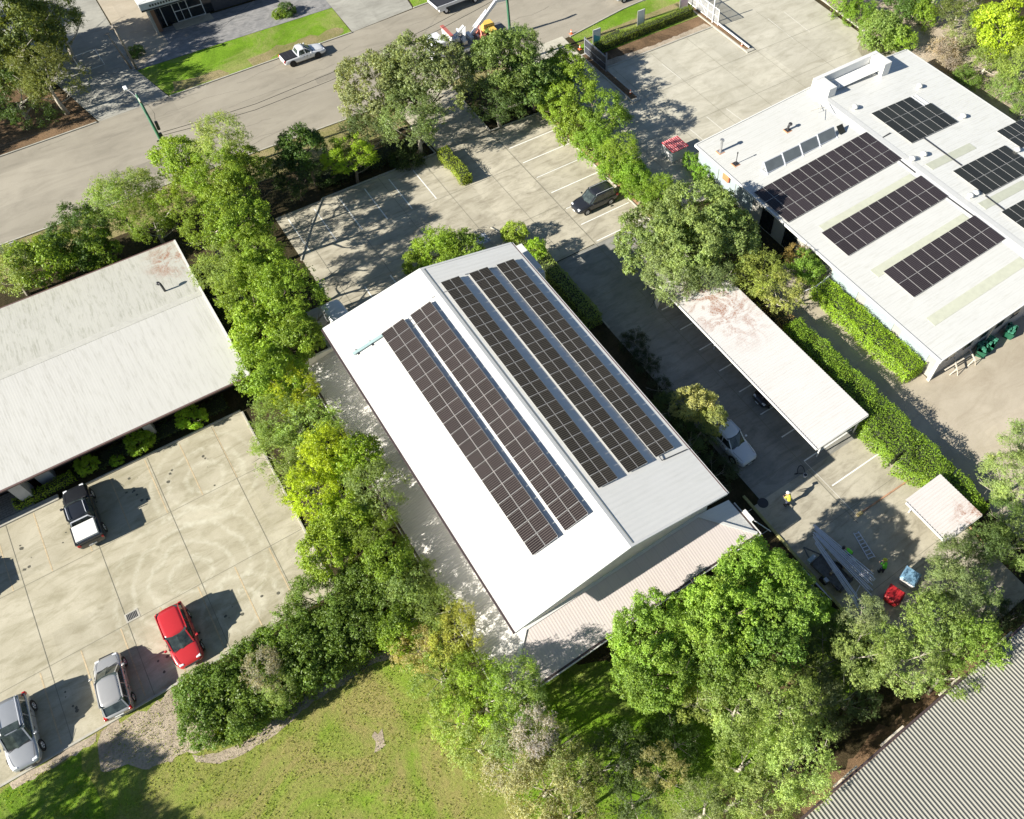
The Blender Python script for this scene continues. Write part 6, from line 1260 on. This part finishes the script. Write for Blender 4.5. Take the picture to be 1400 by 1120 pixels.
# hedges (clipped, foliage all over a box)
def hedge(path, w, h, col, label, ls=.13, dens=95, name='hedge', amp=.12, group=None, z0=0.05):
    rng = np.random.default_rng(int(abs(path[0][0]*10)+abs(path[0][1]))); Cs = []; Os = []
    L_ = 0
    for i in range(len(path)-1):
        a = np.array(path[i][:2], float); b = np.array(path[i+1][:2], float); wa = path[i][2] if len(path[i]) > 2 else w; wb_ = path[i+1][2] if len(path[i+1]) > 2 else w
        L = np.linalg.norm(b-a); d = (b-a)/L; q = np.array([-d[1], d[0]]); n = int(L*(max(wa, wb_)+2*h)*dens)
        t = rng.random(n); u = rng.random(n)*(w+2*h)-(w/2+h); ww = (wa+(wb_-wa)*t)/2
        side = np.where(np.abs(u) < w/2, 0, np.sign(u)); yy = np.where(side == 0, u/(w/2)*ww, side*ww); zz = np.where(side == 0, h, np.maximum(h-(np.abs(u)-w/2), .05))
        ph = 3*np.sin(t*L*1.7+yy*2.)+2*np.sin(t*L*4.1+zz*3); off = amp*ph/5+rng.normal(0, amp*.45, n)-.03
        P = a[None]+d[None]*(t*L)[:, None]+q[None]*(yy+np.where(side != 0, side*off, 0))[:, None]; Z = zz+np.where(side == 0, off, 0)
        edge = np.clip((np.abs(yy)/ww-.8)/.2, 0, 1)*np.clip((zz/h-.8)/.2, 0, 1); Z -= edge*.15*h
        Cs.append(np.c_[P, Z+z0]); O = np.zeros((n, 3)); O[:, 2] = side == 0; O[:, :2] += q[None]*side[:, None]; Os.append(O)
    for end, sg in ((path[0], -1), (path[-1], 1)):
        n = int(w*h*dens*1.2); we = end[2] if len(end) > 2 else w; a = np.array(end[:2]); y_ = rng.uniform(-.5, .5, n)*we; z_ = rng.random(n)*h; P = a[None]+q[None]*y_[:, None]+d[None]*(sg*rng.random(n)*amp)[:, None]; Cs.append(np.c_[P, z_+z0]); O = np.zeros((n, 3)); O[:, :2] = d*sg; Os.append(O)
    C = np.concatenate(Cs); O = np.concatenate(Os); c0 = C.mean(0); c0[2] = 0; me = leaf_mesh('foliage', C-c0, O, ls*rng.uniform(.7, 1.3, len(C)), rng, None, .6)
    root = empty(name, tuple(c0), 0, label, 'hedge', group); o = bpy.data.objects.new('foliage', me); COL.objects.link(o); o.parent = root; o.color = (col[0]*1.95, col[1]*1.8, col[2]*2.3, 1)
    mb = MB()
    for i in range(len(path)-1):
        a = Vector((path[i][0]-c0[0], path[i][1]-c0[1], 0)); b = Vector((path[i+1][0]-c0[0], path[i+1][1]-c0[1], 0)); k = max(2, int((b-a).length/.8)); 
        wq = min(path[i][2] if len(path[i]) > 2 else w, path[i+1][2] if len(path[i+1]) > 2 else w)
        for j in range(k): p = a.lerp(b, (j+.5)/k); mb.tube([p, p+Vector((.05, .03, h*.5)), p+Vector((.1, -.05, h*.85))], [.05, .035, .015], 6)
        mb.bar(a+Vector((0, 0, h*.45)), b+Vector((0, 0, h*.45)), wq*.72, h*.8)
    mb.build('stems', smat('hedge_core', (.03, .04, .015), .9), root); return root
hedge([(38.0, 5.3, 1.6), (38.1, 8.5, 2.5), (37.6, 12, 3.5), (37.9, 16, 3.2), (38.4, 21, 2.3), (38.4, 26.3, 1.9)], 2.6, 1.9, (.095, .175, .016), 'long thick bright hedge between the carports and the gravel yard', .12, 210, amp=.26)
hedge([(38.6, 26, 1.4), (38.9, 29.6, 1.2)], 1.3, 1.2, (.15, .13, .05), 'short scraggly reddish hedge stretch between the carport and the upper gravel', .14, 80, amp=.3)
hedge([(44.05, 17.1, 1.9), (43.9, 22, 2.1), (43.9, 28.7, 1.8)], 2.0, 1.75, (.13, .235, .014), 'vivid green hedge along the foot of the right building', .11, 220, amp=.2)
hedge([(25.0, 36.6, 1.5), (25.0, 46.3, 1.5)], 1.5, 1.5, (.12, .18, .04), 'dark clipped hedge in the warehouse shadow beside the driveway', .14, 110, amp=.1)
hedge([(24.45, 47.6, 1.2), (24.2, 50.4, .9)], 1.1, 1.2, (.08, .12, .025), 'short olive hedge in the narrow planter by the painted wheelchair bay', .13, 100, amp=.2)
hedge([(24.75, 58.8, 1.2), (24.75, 63.7, 1.25)], 1.2, 1.15, (.13, .19, .02), 'short free-standing clipped hedge on its own strip in the middle car park', .13, 130, amp=.14)
hedge([(48.2, 70.5, .9), (62.4, 70.8, .9)], .9, 1.05, (.085, .13, .015), 'low clipped hedge behind the verge signs', .12, 120, amp=.07)
hedge([(49.5, 71.6, 1.1), (52.6, 71.9, 1.1)], 1.1, .5, (.10, .16, .02), 'low leafy clump between the teal sign and the plain white sign', .13, 70, amp=.2)
hedge([(-19.6, 46.0, .8), (-15.6, 46.2, .8)], .8, .7, (.12, .20, .015), 'low narrow hedge by the porch of the left building', .12, 120, amp=.1)
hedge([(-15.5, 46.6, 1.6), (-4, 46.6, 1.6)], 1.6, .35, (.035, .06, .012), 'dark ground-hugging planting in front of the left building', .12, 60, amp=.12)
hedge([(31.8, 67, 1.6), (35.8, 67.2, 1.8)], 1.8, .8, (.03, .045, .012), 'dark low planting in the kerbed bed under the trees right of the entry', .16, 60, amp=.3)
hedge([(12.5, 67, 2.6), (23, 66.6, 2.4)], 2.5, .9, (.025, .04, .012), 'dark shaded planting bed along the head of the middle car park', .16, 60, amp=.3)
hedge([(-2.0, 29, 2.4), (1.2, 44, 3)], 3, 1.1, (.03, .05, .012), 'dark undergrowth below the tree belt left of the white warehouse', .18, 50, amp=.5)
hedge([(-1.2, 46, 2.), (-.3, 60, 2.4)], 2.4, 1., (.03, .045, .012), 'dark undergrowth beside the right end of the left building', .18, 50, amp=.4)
_a, _b, _c = G(292, 965, 1.9), G(395, 905, 2.), G(505, 835, 2.2)
hedge([(_a.x, _a.y, 4.2), (_b.x, _b.y, 4.), (_c.x, _c.y, 4.2)], 4.2, 2.5, (.06, .105, .014), 'dense dark hedge block between the left car park and the lawn', .2, 90, amp=.42)
hedge([(38., 38, 1.4), (38.3, 66, 1.4)], 1.5, 1.2, (.118, .195, .022), 'continuous lower growth under the row between the car parks', .17, 90, amp=.3)
a = G(393, 12, .5); tree(393, 15, 12, 1.2, 'box', D_, 'small dark one on the far gravel beside the thin post', 'low', .9, 'shrub', 'shrub'); tree(383, 20, 10, .9, 'box', M_, 'on the far gravel edge, left of the other small dark one', 'low', .9, 'shrub', 'shrub'); tree(187, 72, 11, 1., 'box', D_, 'at the foot of the grey poles', 'low', .9, 'shrub', 'shrub')
# tall trees outside the frame whose shade falls into it (they stand in the same bush land)
for (x_, y_, r_, h_, lab) in ((-32.5, 24.2, 3.0, 8.0, 'large tree outside the bottom left corner, shading the bare patch of the lawn'), (-33, 19.5, 3.8, 8.4, 'large tree outside the bottom left corner, the middle of three'), (-31, 14.5, 3.4, 7.4, 'large tree outside the bottom left corner, the nearer one to the bottom edge'),
  (-21, 104, 5, 11, 'tall tree beyond the left edge shading the far driveway'), (-19, 111, 5, 10, 'taller-trunked tree beyond the top left corner shading the far driveway'), (-22, 93, 4.5, 8.5, 'tree beyond the left edge shading the brown mulch by the street')):
    root = empty('tree', (x_, y_, 0), 0, lab, 'tree'); o = bpy.data.objects.new('crown', PROTO['big'][0]); COL.objects.link(o); o.parent = root; o.location = (0, 0, h_-r_*.85); o.scale = (r_, r_, r_); o.color = (*A_, 1); mb = trunk_mesh(7, h_-r_*1.4, .2, r_, 5); mb.build('trunk', BARK, root, smooth=True)
# grass blades over the near lawn
rng = np.random.default_rng(5); n = 60000
X_ = rng.uniform(-30, 9, n*2); Y2 = rng.uniform(-12, 26.8, n*2); k_ = (Y2 < 26.6-np.clip((X_+14)*.36, 0, 4.6)-np.clip((X_+2)*.9, 0, 9)) & (np.sin(X_*1.3+Y2*.7)+np.sin(Y2*1.9-X_*.6)+rng.normal(0, 1, n*2) > -.4)
X_ = X_[k_][:n]; Y2 = Y2[k_][:n]; n = len(X_); C = np.c_[X_, Y2, np.full(n, .05)]; O = rng.normal(0, 1, (n, 3)); O[:, 2] = .2
me = leaf_mesh('grass_blades', C, O, rng.uniform(.06, .13, n), rng, None, .45); o = bpy.data.objects.new('grass_blades', me); COL.objects.link(o); o.color = (.24, .32, .06, 1); tag(o, 'short green and straw-coloured grass blades across the lawn', 'grass', kind='stuff')
# ================================================================== CAMERA, LIGHT
cam = bpy.data.cameras.new('camera'); co = bpy.data.objects.new('camera', cam); COL.objects.link(co); scene.camera = co
cam.sensor_fit = 'HORIZONTAL'; cam.sensor_width = 36; cam.lens = 36*F/1400; cam.shift_x = (700-CX)/1400; cam.shift_y = (CY-560)/1400; cam.clip_end = 3000; cam.clip_start = .5
Mx = np.array(RM)      # columns: image x, image y (down), forward in site axes
mw = Matrix(((Mx[0][0], -Mx[0][1], -Mx[0][2], 0), (Mx[1][0], -Mx[1][1], -Mx[1][2], 0), (Mx[2][0], -Mx[2][1], -Mx[2][2], HC), (0, 0, 0, 1)))
co.matrix_world = mw
SEL, SAZ = R(27.), R(177.)      # sun stands towards -x, shadows run along +x
sd = Vector((math.cos(SEL)*math.cos(SAZ), math.cos(SEL)*math.sin(SAZ), math.sin(SEL)))
L = bpy.data.lights.new('sun', 'SUN'); L.energy = 5.0; L.angle = R(.5); L.color = (1., .95, .85); lo = bpy.data.objects.new('sun', L); COL.objects.link(lo); lo.rotation_euler = sd.to_track_quat('Z', 'Y').to_euler()
w = bpy.data.worlds.new('World'); scene.world = w; w.use_nodes = True; t = w.node_tree; bg = t.nodes['Background']; sk = t.nodes.new('ShaderNodeTexSky'); sk.sky_type = 'NISHITA'; sk.sun_disc = False
sk.sun_elevation = SEL; sk.sun_rotation = math.pi/2-SAZ; t.links.new(sk.outputs[0], bg.inputs[0]); bg.inputs[1].default_value = .05
scene.view_settings.view_transform = 'Standard'; scene.view_settings.look = 'None'; scene.view_settings.gamma = 1; scene.view_settings.exposure = 1.12
sk.altitude = 1200; sk.air_density = 1.0; sk.dust_density = .5; sk.ozone_density = 1.
